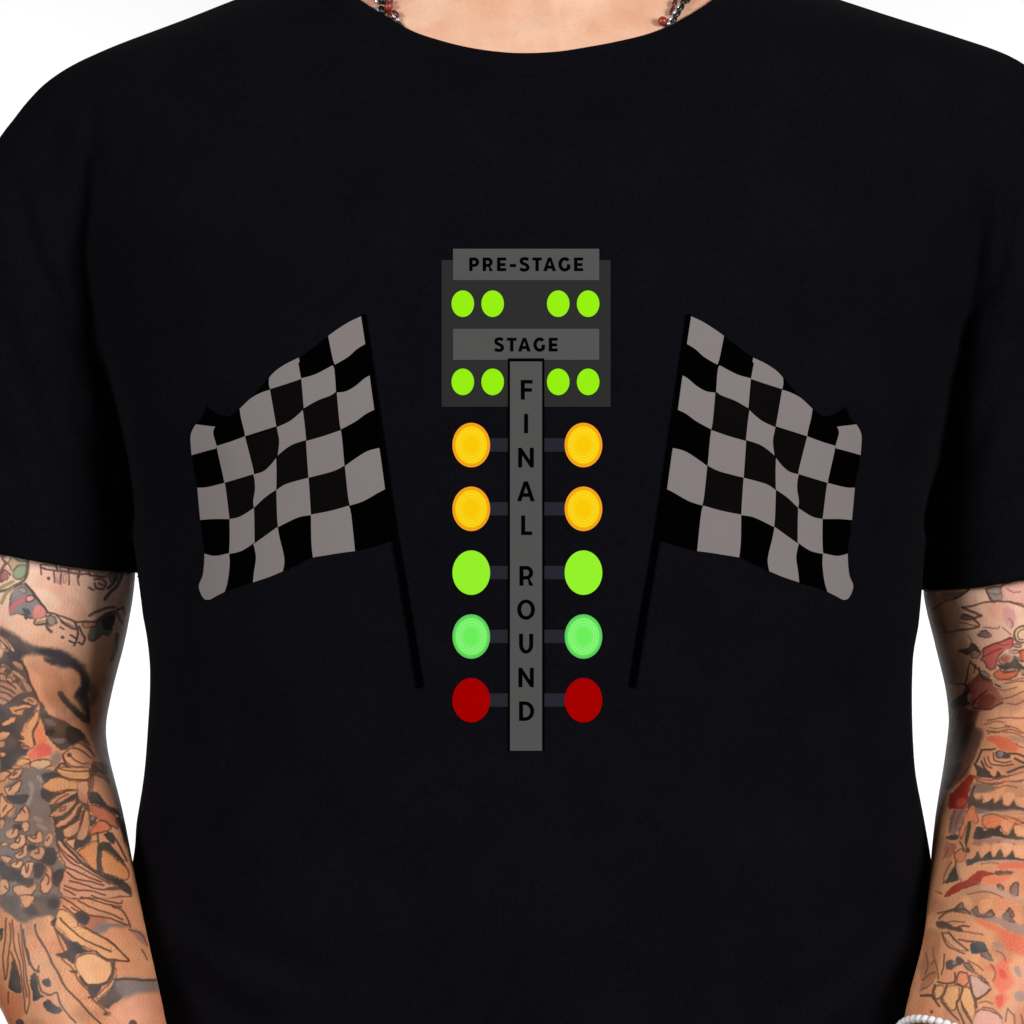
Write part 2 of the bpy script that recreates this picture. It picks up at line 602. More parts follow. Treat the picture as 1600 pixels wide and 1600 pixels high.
# collar bones and the hollow between them
cb = np.zeros(BODY.shape, np.float32)
m = (GP[..., 1] < .02) & (np.abs(BODY) < .02) & (APY < 160)
a1, _ = line_dist(APX[m], APY[m], [(780, -20), (700, -30), (600, -55), (480, -70)])
a2, _ = line_dist(APX[m], APY[m], [(868, -20), (950, -30), (1050, -55), (1170, -70)])
a3, _ = line_dist(APX[m], APY[m], [(824, -60), (824, 20), (824, 140)])
cb[m] = -.004 * np.exp(-(np.minimum(a1, a2) / 26) ** 2) + .0016 * np.exp(-(a3 / 30) ** 2) * smoothstep(60, 20, APY[m])
BODY = BODY + cb
ARMB = ARM + (.006 * smoothstep(862, 830, APY)).astype(np.float32)      # slimmer where the sleeve covers it
BODY = smin(BODY, ARMB, np.interp(APY, (300, 700, 860), (.012, .006, .002)).astype(np.float32))
BV, BQ = surface_nets(BODY)
BV = project(BV, BODY, 2)
BV = smooth(BV, BQ, 3)

# the bare arms get a finer mesh (their ink is stored per vertex)


def subdivide(V, Q, sel):
    q = Q[sel]
    e = np.sort(np.concatenate([q[:, [i, (i + 1) % 4]] for i in range(4)]), axis=1)
    ue, inv = np.unique(e, axis=0, return_inverse=True)
    inv = inv.reshape(4, -1).T + len(V)
    mid = (V[ue[:, 0]] + V[ue[:, 1]]) / 2
    cen = V[q].mean(1)
    ci = np.arange(len(q)) + len(V) + len(ue)
    N = np.stack([np.stack([q[:, i], inv[:, i], ci, inv[:, (i + 3) % 4]], 1) for i in range(4)], 1).reshape(-1, 4)
    tag = np.concatenate([np.zeros((~sel).sum(), bool), np.ones(len(N), bool)])
    return np.vstack([V, mid, cen]), np.vstack([Q[~sel], N]), tag


def arm_faces(V, Q, x0, y1):
    c = V[Q].mean(1)
    px, py = apparent(c)
    a = sample(ARM, c)
    return (a < .004) & (py > 850) & (py < y1) & ((px < 300) | (px > 1380)) & (px > x0) & (px < 1600 - x0)


for lvl in range(3):
    sel = arm_faces(BV, BQ, -400 if lvl == 0 else -40, 1900 if lvl == 0 else 1650)
    if lvl:
        c = BV[BQ].mean(1)
        g = sample(ARM, c - np.array((0, .004, 0))) - sample(ARM, c + np.array((0, .004, 0)))
        sel &= (g > -.0022) & small
    BV, BQ, small = subdivide(BV, BQ, sel)
    sub = BQ[small]
    cnt = np.bincount(sub.ravel(), minlength=len(BV))
    fixed = cnt < 4
    BV = smooth(BV, sub, 2, .5, fixed)

# ------------------------------------------------------------------ tattoos (ink colours, with one patch of painted arm shade, stored on the arm's vertices)
# every entry: frame, kind, colour, softness or width, strength, points; frames are (origin x, origin y, scale)
FR = {'A': (0, 860, .1375), 'B': (0, 1030, .125), 'C': (0, 1200, .1375), 'E': (0, 1400, .175),
      'F': (1440, 890, .1188), 'G': (1440, 1070, .1188), 'I': (1430, 1240, .1187), 'J': (1400, 1420, .125)}
INK = (92, 78, 74)
DK = (80, 77, 80)
TAN = (222, 162, 116)
OPS = []


def T(s):
    return [tuple(float(v) for v in p.split(',')) for p in s.split()]


def P(fr, col, soft, s, alpha=1.0):
    for part in s.split('|'):
        OPS.append((fr, 'p', col, soft, alpha, T(part)))


def Ln(fr, col, w, s, alpha=.9):
    for part in s.split('|'):
        OPS.append((fr, 'l', col, w, alpha, T(part)))


def Dot(fr, col, r, s, alpha=.9):
    for p in T(s):
        OPS.append((fr, 'l', col, r * 2, alpha, [p, (p[0] + 1, p[1] + 1)]))


# --- arm on the photo's left, upper arm
P('A', (205, 180, 140), 8, '90,110 270,110 290,170 200,180 140,230 110,180')
P('A', (140, 165, 130), 8, '150,230 200,180 280,170 305,220 290,290 220,330 150,300')
P('A', (172, 104, 94), 8, '0,260 70,260 90,310 40,350 0,360')
Ln('A', (140, 90, 76), 24, '0,235 60,225 110,270|90,90 60,150 20,210')
Ln('A', (215, 175, 150), 22, '60,190 110,240')
Ln('A', (110, 98, 88), 26, '310,140 320,220 300,310 265,350 170,400 90,450 0,470')
Ln('A', (160, 148, 108), 30, '150,350 60,400 0,440|20,600 70,500 150,420')
P('A', (134, 128, 132), 12, '190,400 290,390 400,540 470,600 520,680 500,760 380,770 300,740 200,720 110,740 110,600 130,500')
P('A', (165, 155, 150), 14, '220,430 270,420 300,470 240,480')
Ln('A', (216, 112, 116), 38, '115,680 180,610 260,555 330,535')
P('A', (240, 175, 160), 12, '300,520 370,520 385,560 300,580')
P('A', (236, 152, 140), 15, '400,640 470,630 520,690 480,760 380,760')
P('A', (86, 102, 116), 10, '255,655 330,665 350,715 300,735')
Ln('A', INK, 20, '290,380 400,520 500,640 540,710')
Ln('A', (104, 82, 76), 17, '540,710 640,730 780,770 860,810 960,815 1080,800 1180,730 1300,690 1390,650')
Ln('A', (136, 118, 98), 24, '1015,745 1100,690 1200,662 1300,650')
P('A', (112, 122, 120), 14, '1090,820 1200,740 1300,720 1290,820 1250,960 1180,940 1080,1030 1010,1010 1020,900')
P('A', (78, 86, 92), 14, '1150,780 1290,740 1280,880 1180,900')
P('A', (216, 150, 136), 10, '940,830 1080,820 1060,870 960,880')
P('A', (216, 200, 180), 8, '690,795 840,865 850,890 720,835')
Ln('A', INK, 19, '860,820 880,900 870,1000 840,1080|800,960 870,1000|780,1030 850,1050|900,870 930,950 960,1000 940,1060 890,1040')
Ln('A', INK, 15, '640,740 740,830 850,895|690,870 730,895')
Ln('A', (112, 106, 104), 24, '570,730 520,830 550,895 590,930|600,760 640,830')
P('A', (150, 148, 140), 10, '520,760 620,760 630,840 560,860')
Ln('A', (116, 98, 88), 17, '400,785 390,830 470,842 540,830')
P('A', (205, 185, 165), 8, '420,810 500,800 520,825 440,830')
Dot('A', INK, 14, '545,312 710,990 300,765')
P('A', (246, 216, 206), 8, '470,160 620,180 640,220 500,200|680,195 760,200 770,235 690,230|790,210 880,220 890,245 800,240|920,230 980,240 985,270 930,262|1040,250 1080,260 1080,285 1040,275|1110,260 1200,270 1190,290 1110,285')
Ln('A', (112, 80, 86), 15, '470,190 600,230 720,245 860,262 1000,272 1080,300 1200,300|470,170 470,265|640,190 650,240|770,205 775,250|900,225 905,300|1010,240 1030,290')
Ln('A', (120, 90, 96), 16, '610,250 615,360|690,250 690,385|780,255 790,390|885,280 900,385')
P('A', (214, 160, 160), 10, '640,260 670,260 670,370 640,350|720,260 750,260 750,370 720,360', .5)
Ln('A', (142, 102, 108), 20, '1075,335 1150,330 1200,380 1160,445 1090,430 1070,380|1010,420 1060,450|1120,380 1160,400')
P('A', (122, 122, 120), 10, '1230,260 1390,260 1360,310 1280,360 1240,340')
Ln('A', (112, 104, 100), 30, '1310,280 1290,360 1230,430|1380,290 1330,400 1250,485 1200,560')
P('A', (90, 86, 92), 40, '0,880 60,890 180,960 280,1040 420,1090 600,1110 760,1160 880,1240 960,1330 700,1330 560,1230 420,1190 280,1200 230,1260 130,1240 60,1100 0,1000')
P('A', (70, 70, 80), 30, '420,1110 600,1130 760,1190 860,1290 720,1300 600,1220 480,1180', .8)
P('A', (226, 176, 142), 8, '0,950 80,1010 170,1130 130,1140 60,1080 0,1010|0,1030 60,1090 50,1130 0,1110')
Ln('A', (130, 88, 66), 12, '0,960 60,1020 110,1100 130,1140')
Ln('A', (96, 68, 62), 34, '1340,960 1320,1060 1290,1180 1270,1250', .8)
Ln('A', (130, 88, 72), 24, '1320,710 1360,780 1400,830|1400,650 1420,720', .6)

# --- arm on the photo's left, elbow
P('B', (88, 84, 88), 22, '0,0 250,0 300,60 350,180 400,330 470,520 440,640 400,720 330,800 270,900 280,1020 260,1100 360,1120 330,1190 230,1260 200,1310 60,1440 0,1440')
P('B', (198, 146, 118), 10, '0,90 100,90 150,140 260,200 380,320 400,400 300,420 200,470 0,560|150,30 230,20 290,80 270,130 190,100')
Ln('B', (112, 92, 82), 18, '0,100 80,105 110,140|0,180 60,190 100,240 170,290|0,260 100,300 200,370|0,330 100,370 190,430|0,400 80,420 160,470|0,470 100,510|60,160 140,150|130,150 220,190 330,270 390,330|160,210 220,240 270,300 330,400|180,280 260,340 300,400')
P('B', (98, 92, 88), 8, '60,140 120,130 130,190 80,200|170,240 230,250 250,300 200,290')
P('B', (226, 178, 140), 7, '140,135 220,170 320,250 330,275 230,225 150,170|80,230 140,250 150,300 90,270')
Ln('B', (108, 82, 72), 22, '285,60 330,160 370,260 430,400 480,520')
P('B', (80, 75, 80), 32, '540,-10 650,70 740,40 830,60 930,140 1000,220 1010,330 930,450 980,540 1040,640 1120,700 1100,450 1140,300 1080,150 980,60 900,-10')
P('B', (58, 56, 66), 34, '900,40 990,110 1060,230 1070,380 1030,540 1000,460 1040,330 1010,210 940,120', .8)
P('B', (88, 78, 74), 20, '740,400 790,410 860,510 960,610 1060,680 1130,720 1130,790 1060,790 960,720 860,620 760,500 720,440')
P('B', (128, 96, 82), 50, '1120,330 1200,330 1230,420 1180,560 1120,560', .7)
P('B', (100, 84, 76), 15, '490,530 550,560 580,640 680,720 800,780 900,840 1010,890 1060,980 1140,1080 1060,1050 960,1050 860,1100 780,1140 700,1080 620,1000 560,930 540,820 510,750 500,640')
P('B', (72, 64, 60), 16, '560,900 640,860 690,900 640,960 570,950|850,850 1010,890 1060,980 960,1040 880,1060 830,950')
P('B', (130, 112, 106), 20, '650,990 780,980 830,1020 720,1050|560,740 660,760 700,820 580,820')
P('B', (230, 132, 92), 16, '450,900 520,860 550,960 600,1010 540,1060 440,1030')
P('B', (224, 96, 86), 26, '450,1090 520,1050 610,1070 650,1130 620,1200 520,1230 400,1240 370,1190')
P('B', (236, 128, 96), 22, '380,1170 450,1130 480,1220 400,1245', .8)
P('B', TAN, 7, '120,600 200,580 340,570 400,600 300,640 270,690 160,680 120,640|290,500 380,470 450,500 470,560 420,580 340,550 290,530|20,800 120,730 200,720 170,790 80,840 30,840|0,920 110,910 130,950 80,1000 0,1010|0,1030 60,1040 50,1090 0,1100|0,1160 60,1160 60,1200 0,1220|460,640 500,700 470,800 400,920 410,1000 430,1080 380,1110 330,1080 250,1090 300,1050 210,1020 290,990 250,920 330,870 340,810 400,740|210,1290 300,1240 370,1260 390,1290 300,1330 220,1340|30,1400 120,1370 200,1370 150,1440 30,1440')
P('B', (216, 172, 138), 8, '370,1320 440,1260 600,1260 640,1330 560,1350 500,1400 430,1370')
Ln('B', (124, 84, 62), 18, '480,800 420,900 410,980 440,1060|180,640 260,630 320,620|350,510 400,530')
P('B', (122, 114, 114), 40, '640,1200 740,1160 760,1260 700,1350 640,1330', .8)
P('B', (226, 160, 122), 8, '880,1110 970,1050 1060,1080 1180,1200 1150,1300 1040,1340 900,1330 780,1230 800,1170|700,1380 770,1310 900,1370 1110,1400 1110,1440 720,1440')
Ln('B', (134, 88, 72), 15, '970,1050 1080,1110 1180,1200|910,1110 1020,1150 1150,1240|1040,1040 1120,1110 1170,1190|870,1190 930,1250 1040,1310 1100,1300')
Ln('B', (118, 82, 68), 20, '780,1200 820,1300 920,1370 1100,1400 1140,1390|690,1400 760,1310 820,1310')
Dot('B', (110, 74, 66), 22, '860,1190')
P('B', (118, 92, 78), 12, '1160,1300 1220,1280 1320,1300 1350,1360 1330,1440 1120,1440 1130,1360')
Ln('B', (178, 142, 122), 14, '1210,1310 1260,1370')
P('B', (104, 92, 90), 14, '1290,1080 1340,1120 1380,1300 1340,1240')

# --- arm on the photo's left, forearm
P('C', (120, 112, 110), 25, '180,0 440,0 640,40 500,130 490,220 570,300 600,560 620,780 700,830 640,950 740,1140 720,1300 700,1460 0,1460 0,580 130,560 170,420 100,320 60,200 200,100')
P('C', (84, 82, 86), 18, '480,60 640,50 760,120 640,110 540,170 490,190 480,110|60,330 180,300 320,300 330,360 230,410 130,400|490,220 620,270 540,380 470,330|620,700 700,720 740,820 640,830|320,870 420,890 520,900 600,900 660,990 600,1100 480,1080 340,1000|0,1060 90,1120 230,1160 250,1260 130,1300 0,1220|400,1090 510,1100 470,1240 390,1240|200,1260 380,1250 340,1330 220,1320|600,1180 720,1150 700,1330 610,1330|130,660 230,640 240,720 180,700')
P('C', (92, 88, 86), 8, '490,215 600,280 860,255 1000,360 1000,800 870,900 760,800 640,800 600,560')
Ln('C', (168, 148, 138), 34, '340,180 370,240 360,300|430,100 480,150|310,420 350,340|440,640 520,690|400,560 470,600', .7)
P('C', (216, 162, 126), 6, '0,60 90,30 120,60 60,120 0,160|100,90 200,20 270,20 200,110 120,125|50,230 110,210 200,150 235,150 220,230 150,310 80,310|0,300 80,390 160,420 130,480 50,550 0,550|0,580 60,590 20,680 0,680|160,600 230,490 290,420 330,520 310,600 200,620|240,640 300,610 340,650 320,720 270,720|60,720 130,690 210,700 200,780 120,800 70,770|110,870 180,830 230,760 290,770 290,860 230,910 150,920|320,780 400,760 440,710 480,740 470,830 400,860 330,830|490,870 540,740 590,760 600,830 550,890|20,850 80,840 90,880 30,890|330,970 400,920 450,890 510,920 500,1000 450,1050 370,1030|160,980 240,940 290,870 310,930 280,1010 200,1030|20,1000 100,1010 130,1030 80,1090 20,1050|110,1100 180,1060 260,1050 230,1130 150,1140|240,1180 280,1080 390,1080 360,1190 320,1250 260,1230|460,1310 520,1200 530,1110 580,1150 590,1290 600,1350 540,1430 470,1400|0,1280 80,1270 110,1370 40,1440 0,1440|160,1350 240,1330 330,1350 400,1300 410,1360 330,1460 200,1460 150,1400')
Ln('C', (116, 78, 62), 15, '140,740 165,690|180,830 215,850 235,790|350,790 400,800 410,745|530,820 550,785|400,970 440,970 430,905|215,985 250,960 250,920|290,1100 310,1180 330,1100|540,1330 555,1260 520,1215|60,1340 80,1375|180,1095 200,1065|100,255 125,215|40,490 75,430|250,460 280,500|150,80 190,55')
P('C', (226, 162, 114), 7, '490,210 580,120 690,110 780,140 900,160 980,240 850,250 700,260 590,270|650,0 1000,0 1010,120 800,120 700,90')
P('C', (220, 160, 122), 6, '540,410 620,320 700,290 860,250 870,290 760,350 680,390 590,410|570,550 640,470 720,410 830,370 870,340 850,430 760,500 670,550|620,670 670,600 780,540 880,420 930,390 880,520 800,610 720,660 650,680|710,700 800,640 880,590 930,450 960,430 930,560 880,720 780,790 730,770|880,790 920,660 960,480 1000,500 1020,600 1010,740 950,820 890,810|760,830 850,800 860,850 830,920')
Ln('C', (128, 86, 64), 13, '650,10 800,30 1020,40|700,110 800,130 1000,130|620,390 680,340 780,300|680,470 750,430 740,470 680,490|760,620 840,560 900,450|900,600 940,500')
P('C', (218, 156, 118), 8, '880,160 1000,150 1000,380 930,380 890,330 880,260')
P('C', (86, 84, 82), 8, '860,820 960,810 1010,760 1040,790 1000,860 900,900 850,930')
P('C', (226, 152, 98), 8, '880,950 960,890 1090,830 1110,900 1110,1150 1040,1130 960,1030 900,980')
Ln('C', (92, 84, 76), 42, '1130,910 1130,1050 1130,1200')
P('C', (80, 78, 76), 8, '1120,860 1230,840 1300,920 1400,1050 1420,1110 1340,1040 1240,950 1160,940 1120,950')
P('C', (226, 152, 98), 8, '1160,960 1240,960 1340,1050 1440,1130 1470,1220 1420,1270 1300,1230 1170,1190')
P('C', (76, 73, 72), 9, '1160,1190 1300,1240 1430,1290 1490,1380 1480,1460 1400,1400 1330,1340 1220,1260')
P('C', (82, 78, 82), 12, '1010,280 1100,270 1150,340 1220,430 1330,470 1380,560 1300,520 1180,460 1080,410 1020,390')
P('C', (202, 116, 88), 14, '1010,420 1100,430 1200,480 1310,550 1330,690 1260,650 1190,600 1100,560 1040,500')
P('C', (224, 126, 92), 14, '1110,610 1190,600 1260,680 1180,720 1100,740 1050,770 1030,730')
P('C', (76, 76, 76), 7, '1020,540 1100,560 1080,630 1030,660')
Dot('C', (160, 140, 140), 20, '1050,570')
P('C', (72, 74, 72), 8, '1180,740 1270,730 1310,810 1290,860 1210,800')
Ln('C', (100, 82, 72), 18, '1220,720 1330,830 1400,960 1430,1050|1110,740 1110,850|1250,870 1330,960 1390,1060')
Ln('C', (138, 98, 78), 22, '1015,40 1030,200 1010,290')
Ln('C', (134, 96, 78), 14, '1050,90 1060,180 1050,250')
P('C', (154, 112, 92), 14, '1040,80 1130,40 1220,110 1250,180 1180,120 1090,90')
P('C', (84, 74, 68), 12, '1340,560 1390,600 1420,720 1440,900 1400,800 1340,640')
P('C', (218, 160, 132), 14, '650,830 760,860 860,950 1000,1100 1140,1200 1250,1300 1400,1400 1460,1460 720,1460 740,1140 680,980')
Ln('C', (122, 82, 66), 15, '640,830 700,960 800,1080 940,1140 1100,1230 1250,1320|660,870 760,990 870,1070|720,870 830,980 920,1060 880,1080 780,1000|750,1130 900,1190 1040,1250 1150,1290|760,1180 880,1270 1030,1290 1180,1330|800,1280 950,1330 1100,1370 1300,1380|740,1330 880,1390 1050,1400 1200,1440|730,1370 850,1440')
Ln('C', (96, 80, 72), 24, '700,830 800,940 910,1060 990,1110 1100,1190 1240,1280')
P('C', (124, 92, 72), 8, '1200,1370 1300,1350 1380,1380 1300,1400')

# --- arm on the photo's left, towards the wrist
P('E', (112, 106, 106), 25, '0,0 150,0 190,60 230,110 290,70 310,0 520,0 520,90 510,200 440,170 340,190 200,240 100,170 0,100')
P('E', (84, 82, 86), 25, '210,120 300,80 330,160 250,180|430,40 520,30 520,110 440,110')
P('E', TAN, 6, '180,0 310,0 280,80 235,110 195,60')
P('E', (206, 128, 92), 20, '0,780 80,850 190,880 220,1040 100,1150 0,920')
P('E', (178, 112, 92), 22, '780,180 960,210 900,260 830,300 760,260')
P('E', (128, 118, 118), 25, '820,300 900,250 1060,240 1140,270 1000,280 940,330 850,350')
P('E', (230, 168, 118), 7, '520,130 600,140 690,220 700,260 800,300 940,380 1060,480 1150,580 1020,575 920,550 840,490 740,450 640,410 560,320 500,250')
P('E', (80, 78, 84), 7, '660,160 750,130 800,190 770,250 710,230')
P('E', (86, 83, 86), 6, '500,520 580,490 600,460 540,370 490,280 540,320 600,380 650,410 700,420 760,480 830,490 760,510 690,530 650,600 600,560 530,540')
P('E', (234, 180, 134), 8, '680,560 760,520 850,520 950,570 1000,600 990,700 930,780 790,790 720,710 670,620')
Ln('E', (112, 80, 62), 13, '540,200 620,290 720,370 850,430 990,500|700,230 800,300 950,390 1060,480 1150,580 1020,572 930,550 850,490|950,390 1050,470')
Ln('E', (116, 84, 70), 12, '700,40 850,120 1000,160 1100,210|720,10 880,50 1080,100|640,100 760,160 880,190 1000,200 1140,260|820,0 960,40 1070,70 1085,50|1000,90 1090,130 1140,200 1160,280|560,90 650,150 700,200|540,10 640,60 740,130')
Ln('E', (104, 82, 70), 22, '1020,590 1000,690 930,785 790,800 720,720')
P('E', (224, 164, 120), 6, '1030,640 1030,740 980,830 890,910 860,900 940,820 1000,740')
P('E', (90, 86, 90), 10, '780,810 880,800 900,830 850,900 800,880|870,930 960,870 1030,745 1120,800 1100,900 1000,980 960,1010 900,970')
P('E', (134, 122, 120), 36, '1030,750 1380,750 1420,840 1250,870 1100,900')
Ln('E', (106, 88, 82), 18, '1020,740 1150,745 1390,750')
Ln('E', (110, 78, 58), 16, '310,260 330,340 400,470 480,620 560,780 660,900 780,1020 900,1143 1000,1240')
Ln('E', (132, 92, 68), 12, '480,220 520,380 580,500 560,560 640,640 700,740 790,850 830,920 920,1000 960,1050 1060,1130')
P('E', (100, 86, 80), 5, '610,660 680,660 690,690 630,680|780,890 840,890 850,910 790,910|920,1050 980,1040 990,1060 940,1070')
Ln('E', (106, 86, 76), 18, '200,300 230,450 250,560 300,650 350,670|240,470 260,610')
P('E', (74, 74, 78), 7, '100,600 130,570 150,660 180,720 190,860 90,830 80,760|270,760 300,690 330,700 340,830 380,890 460,880 400,900 300,940 285,860|390,950 440,920 480,960 550,1010 510,1050 440,1040 400,1000|370,760 430,730 450,800 400,800|0,310 30,300 10,390 0,400|455,220 510,190 500,240 480,270')
Ln('E', (110, 82, 66), 13, '350,620 340,680|340,720 360,840 440,880 510,860 540,960 600,1050 680,1130')
Ln('E', (134, 90, 70), 11, '60,200 40,400 30,600 40,750|90,240 90,420 70,600 50,740|110,210 120,400 160,560 200,760 210,900 230,1040|180,250 200,420 220,600 250,800 260,960 240,1050|160,330 190,520 215,720 235,900|100,500 150,650 180,760|80,860 70,960')
P('E', (234, 162, 132), 40, '990,1040 1120,930 1440,900 1520,1100 1000,1160')
Dot('E', (96, 84, 80), 28, '1190,1135 180,1135')
P('E', (156, 118, 108), 22, '1160,290 1290,340 1310,440 1240,400', .8)
Ln('E', (150, 98, 78), 11, '1150,300 1270,350 1320,450|1270,480 1310,570')

# --- arm on the photo's right, upper arm
P('F', (150, 142, 140), 12, '860,250 1040,230 1060,330 1040,400 920,400')
P('F', (234, 182, 172), 14, '1050,220 1347,140 1500,140 1500,470 1347,460 1100,400')
Ln('F', (122, 88, 82), 18, '850,250 900,390 950,430|540,490 700,470 850,430 980,410 1150,430 1347,490')
Ln('F', (124, 90, 84), 26, '540,490 600,520 680,560 780,610|690,630 780,610')
P('F', (134, 104, 98), 10, '510,630 560,580 640,600 700,640 560,660')
Ln('F', (120, 84, 78), 20, '560,590 640,620 720,680 760,740 620,780 440,810 280,820')
Ln('F', (150, 104, 90), 13, '480,700 600,710 740,740|820,760 980,780 1020,750|1060,760 1170,850')
P('F', (222, 162, 158), 25, '1080,500 1200,520 1240,640 1180,780 1100,700')
P('F', (126, 106, 108), 9, '740,860 800,810 860,810 910,880 830,890')
P('F', (86, 76, 72), 9, '490,1050 600,1040 640,980 700,980 760,1060 780,1120 700,1080 590,1130 540,1100 490,1080')
P('F', (164, 144, 134), 9, '640,1140 720,1090 770,1100 740,1160 680,1170')
P('F', (200, 92, 86), 10, '800,1050 900,990 1040,960 1180,890 1210,960 1180,1030 1080,1080 1000,1180 960,1290 880,1310 830,1210 780,1190 810,1120')
Ln('F', (134, 62, 62), 14, '810,1150 920,1090 1060,1040|800,1050 900,990 1040,955 1180,885')
P('F', (208, 142, 128), 8, '1020,1200 1080,1130 1150,1130 1190,1180 1120,1230 1040,1240')
P('F', (206, 96, 86), 7, '1060,1190 1110,1150 1150,1170 1100,1210')
P('F', (84, 84, 82), 10, '1000,1240 1060,1250 1190,1200 1220,1130 1280,1220 1347,1270 1500,1280 1500,1400 1347,1400 1290,1340 1200,1300 1100,1320 1020,1290')
P('F', (218, 108, 78), 9, '940,1370 1020,1310 1080,1350 1200,1350 1270,1340 1250,1400 1150,1440 1020,1440')
P('F', (190, 150, 140), 8, '1080,1310 1200,1300 1230,1330 1130,1345')
P('F', (236, 198, 160), 8, '1320,745 1400,790 1420,860 1390,930 1320,955 1250,920 1225,850 1250,780')
Ln('F', (128, 104, 90), 15, '1330,740 1240,780 1210,860 1250,940 1330,965|1340,790 1285,810 1268,860 1290,910 1340,920')
P('F', (228, 112, 78), 10, '1290,1080 1347,1050 1480,1060 1480,1200 1347,1200 1310,1170')
P('F', (202, 164, 154), 8, '1150,1080 1260,1050 1280,1080 1190,1110|1210,980 1300,980 1300,1010 1230,1010|1230,1150 1270,1160 1320,1210 1280,1200')
P('F', (152, 82, 72), 16, '640,1220 720,1260 750,1330 720,1400 600,1500 560,1620 900,1620 940,1500 860,1430 780,1360 680,1280')
Ln('F', (100, 56, 54), 14, '640,1200 620,1300 600,1420 560,1520|720,1260 690,1360')
P('F', (154, 148, 134), 7, '770,1340 830,1350 890,1400 870,1430 800,1400')
Ln('F', (84, 72, 68), 20, '760,1300 770,1380 810,1440 900,1455 980,1510 1040,1540')
Dot('F', (190, 160, 140), 26, '950,1470 1080,1530 1330,1340')
Ln('F', (140, 96, 82), 14, '1100,1490 1347,1470')
Ln('F', (98, 82, 78), 24, '150,510 280,440 430,380 560,310 620,270')
P('F', (134, 112, 102), 12, '260,330 420,300 590,290 480,350 300,410')
Ln('F', (112, 82, 70), 22, '250,700 300,760 290,830')
Ln('F', (128, 86, 66), 24, '380,1480 460,1510 560,1500', .7)

# --- arm on the photo's right, elbow
P('G', (168, 94, 78), 16, '600,-20 900,-20 1060,170 1000,260 880,320 700,320 640,240 660,120')
P('G', (130, 62, 50), 14, '760,180 860,120 980,180 900,300 740,290', .7)
Ln('G', (94, 54, 48), 18, '860,80 740,170 680,260|690,300 880,320|1060,240 900,320|580,0 620,60')
P('G', (72, 70, 70), 12, '380,230 520,130 600,60 600,190 640,260 540,300 420,320')
P('G', (112, 76, 58), 34, '620,340 760,320 720,440 700,560 790,640 780,760 720,900 640,1080 600,1200 480,1290 330,1380 280,1300 330,1000 370,760 400,480 480,400', .85)  # brown ink, with the shadow along the arm's inner edge painted in
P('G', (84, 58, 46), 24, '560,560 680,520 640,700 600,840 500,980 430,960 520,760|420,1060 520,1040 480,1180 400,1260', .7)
P('G', (140, 104, 82), 20, '430,330 600,300 580,420 500,540 430,520')
P('G', (120, 100, 96), 24, '660,600 800,580 820,680 740,800 640,760', .6)
Ln('G', (156, 100, 80), 15, '1060,190 1347,90|1050,440 1347,430|860,460 1050,440|1120,240 1240,250 1347,210|860,600 1000,620 1160,590 1300,640|1100,540 1230,570 1347,640')
P('G', (218, 112, 82), 20, '860,720 940,660 1060,680 1160,720 1270,830 1240,890 1130,870 1020,840 960,770')
P('G', (160, 130, 120), 18, '1140,680 1347,700 1347,760 1250,760', .7)
Ln('G', (218, 154, 120), 40, '800,980 840,910 930,880 950,980 1050,1010 1180,980 1220,940')
P('G', (96, 86, 88), 8, '970,880 1060,860 1140,900 1180,940 1080,970 990,960')
Dot('G', (146, 130, 134), 32, '1040,905')
Ln('G', (102, 74, 62), 20, '780,860 880,860 960,840|1140,900 1250,910 1347,950|780,1000 840,1100 900,1160')
Ln('G', (118, 80, 62), 15, '870,950 900,1030 960,1060 1100,1060 1200,1040|820,960 850,1050 930,1100|940,900 960,990 1060,1020 1180,1000')
P('G', (86, 76, 74), 9, '680,1040 760,1060 850,1120 900,1170 960,1210 1000,1130 1040,1190 1100,1200 1000,1230 860,1220 740,1200 720,1120')
Ln('G', (92, 82, 78), 24, '1230,970 1347,1040|1130,1150 1240,1100 1347,1080|780,880 740,960 700,1040')
P('G', (166, 52, 38), 12, '640,1190 690,1240 640,1360 600,1500 560,1620 380,1620 420,1420 500,1320')
P('G', (218, 150, 118), 10, '690,1200 800,1240 1000,1240 1200,1180 1347,1150 1347,1250 1150,1270 960,1310 800,1290')
P('G', (130, 114, 104), 20, '690,1300 860,1310 1000,1340 900,1400 720,1440 640,1440')
P('G', (98, 88, 84), 7, '640,1430 720,1510 790,1450 810,1560 880,1590 950,1490 970,1560 1050,1440 1070,1560 1140,1590 1210,1510 1240,1590 1347,1620 1347,1650 640,1650')
Ln('G', (96, 70, 62), 18, '620,1080 560,1160 500,1240|700,1340 650,1430')

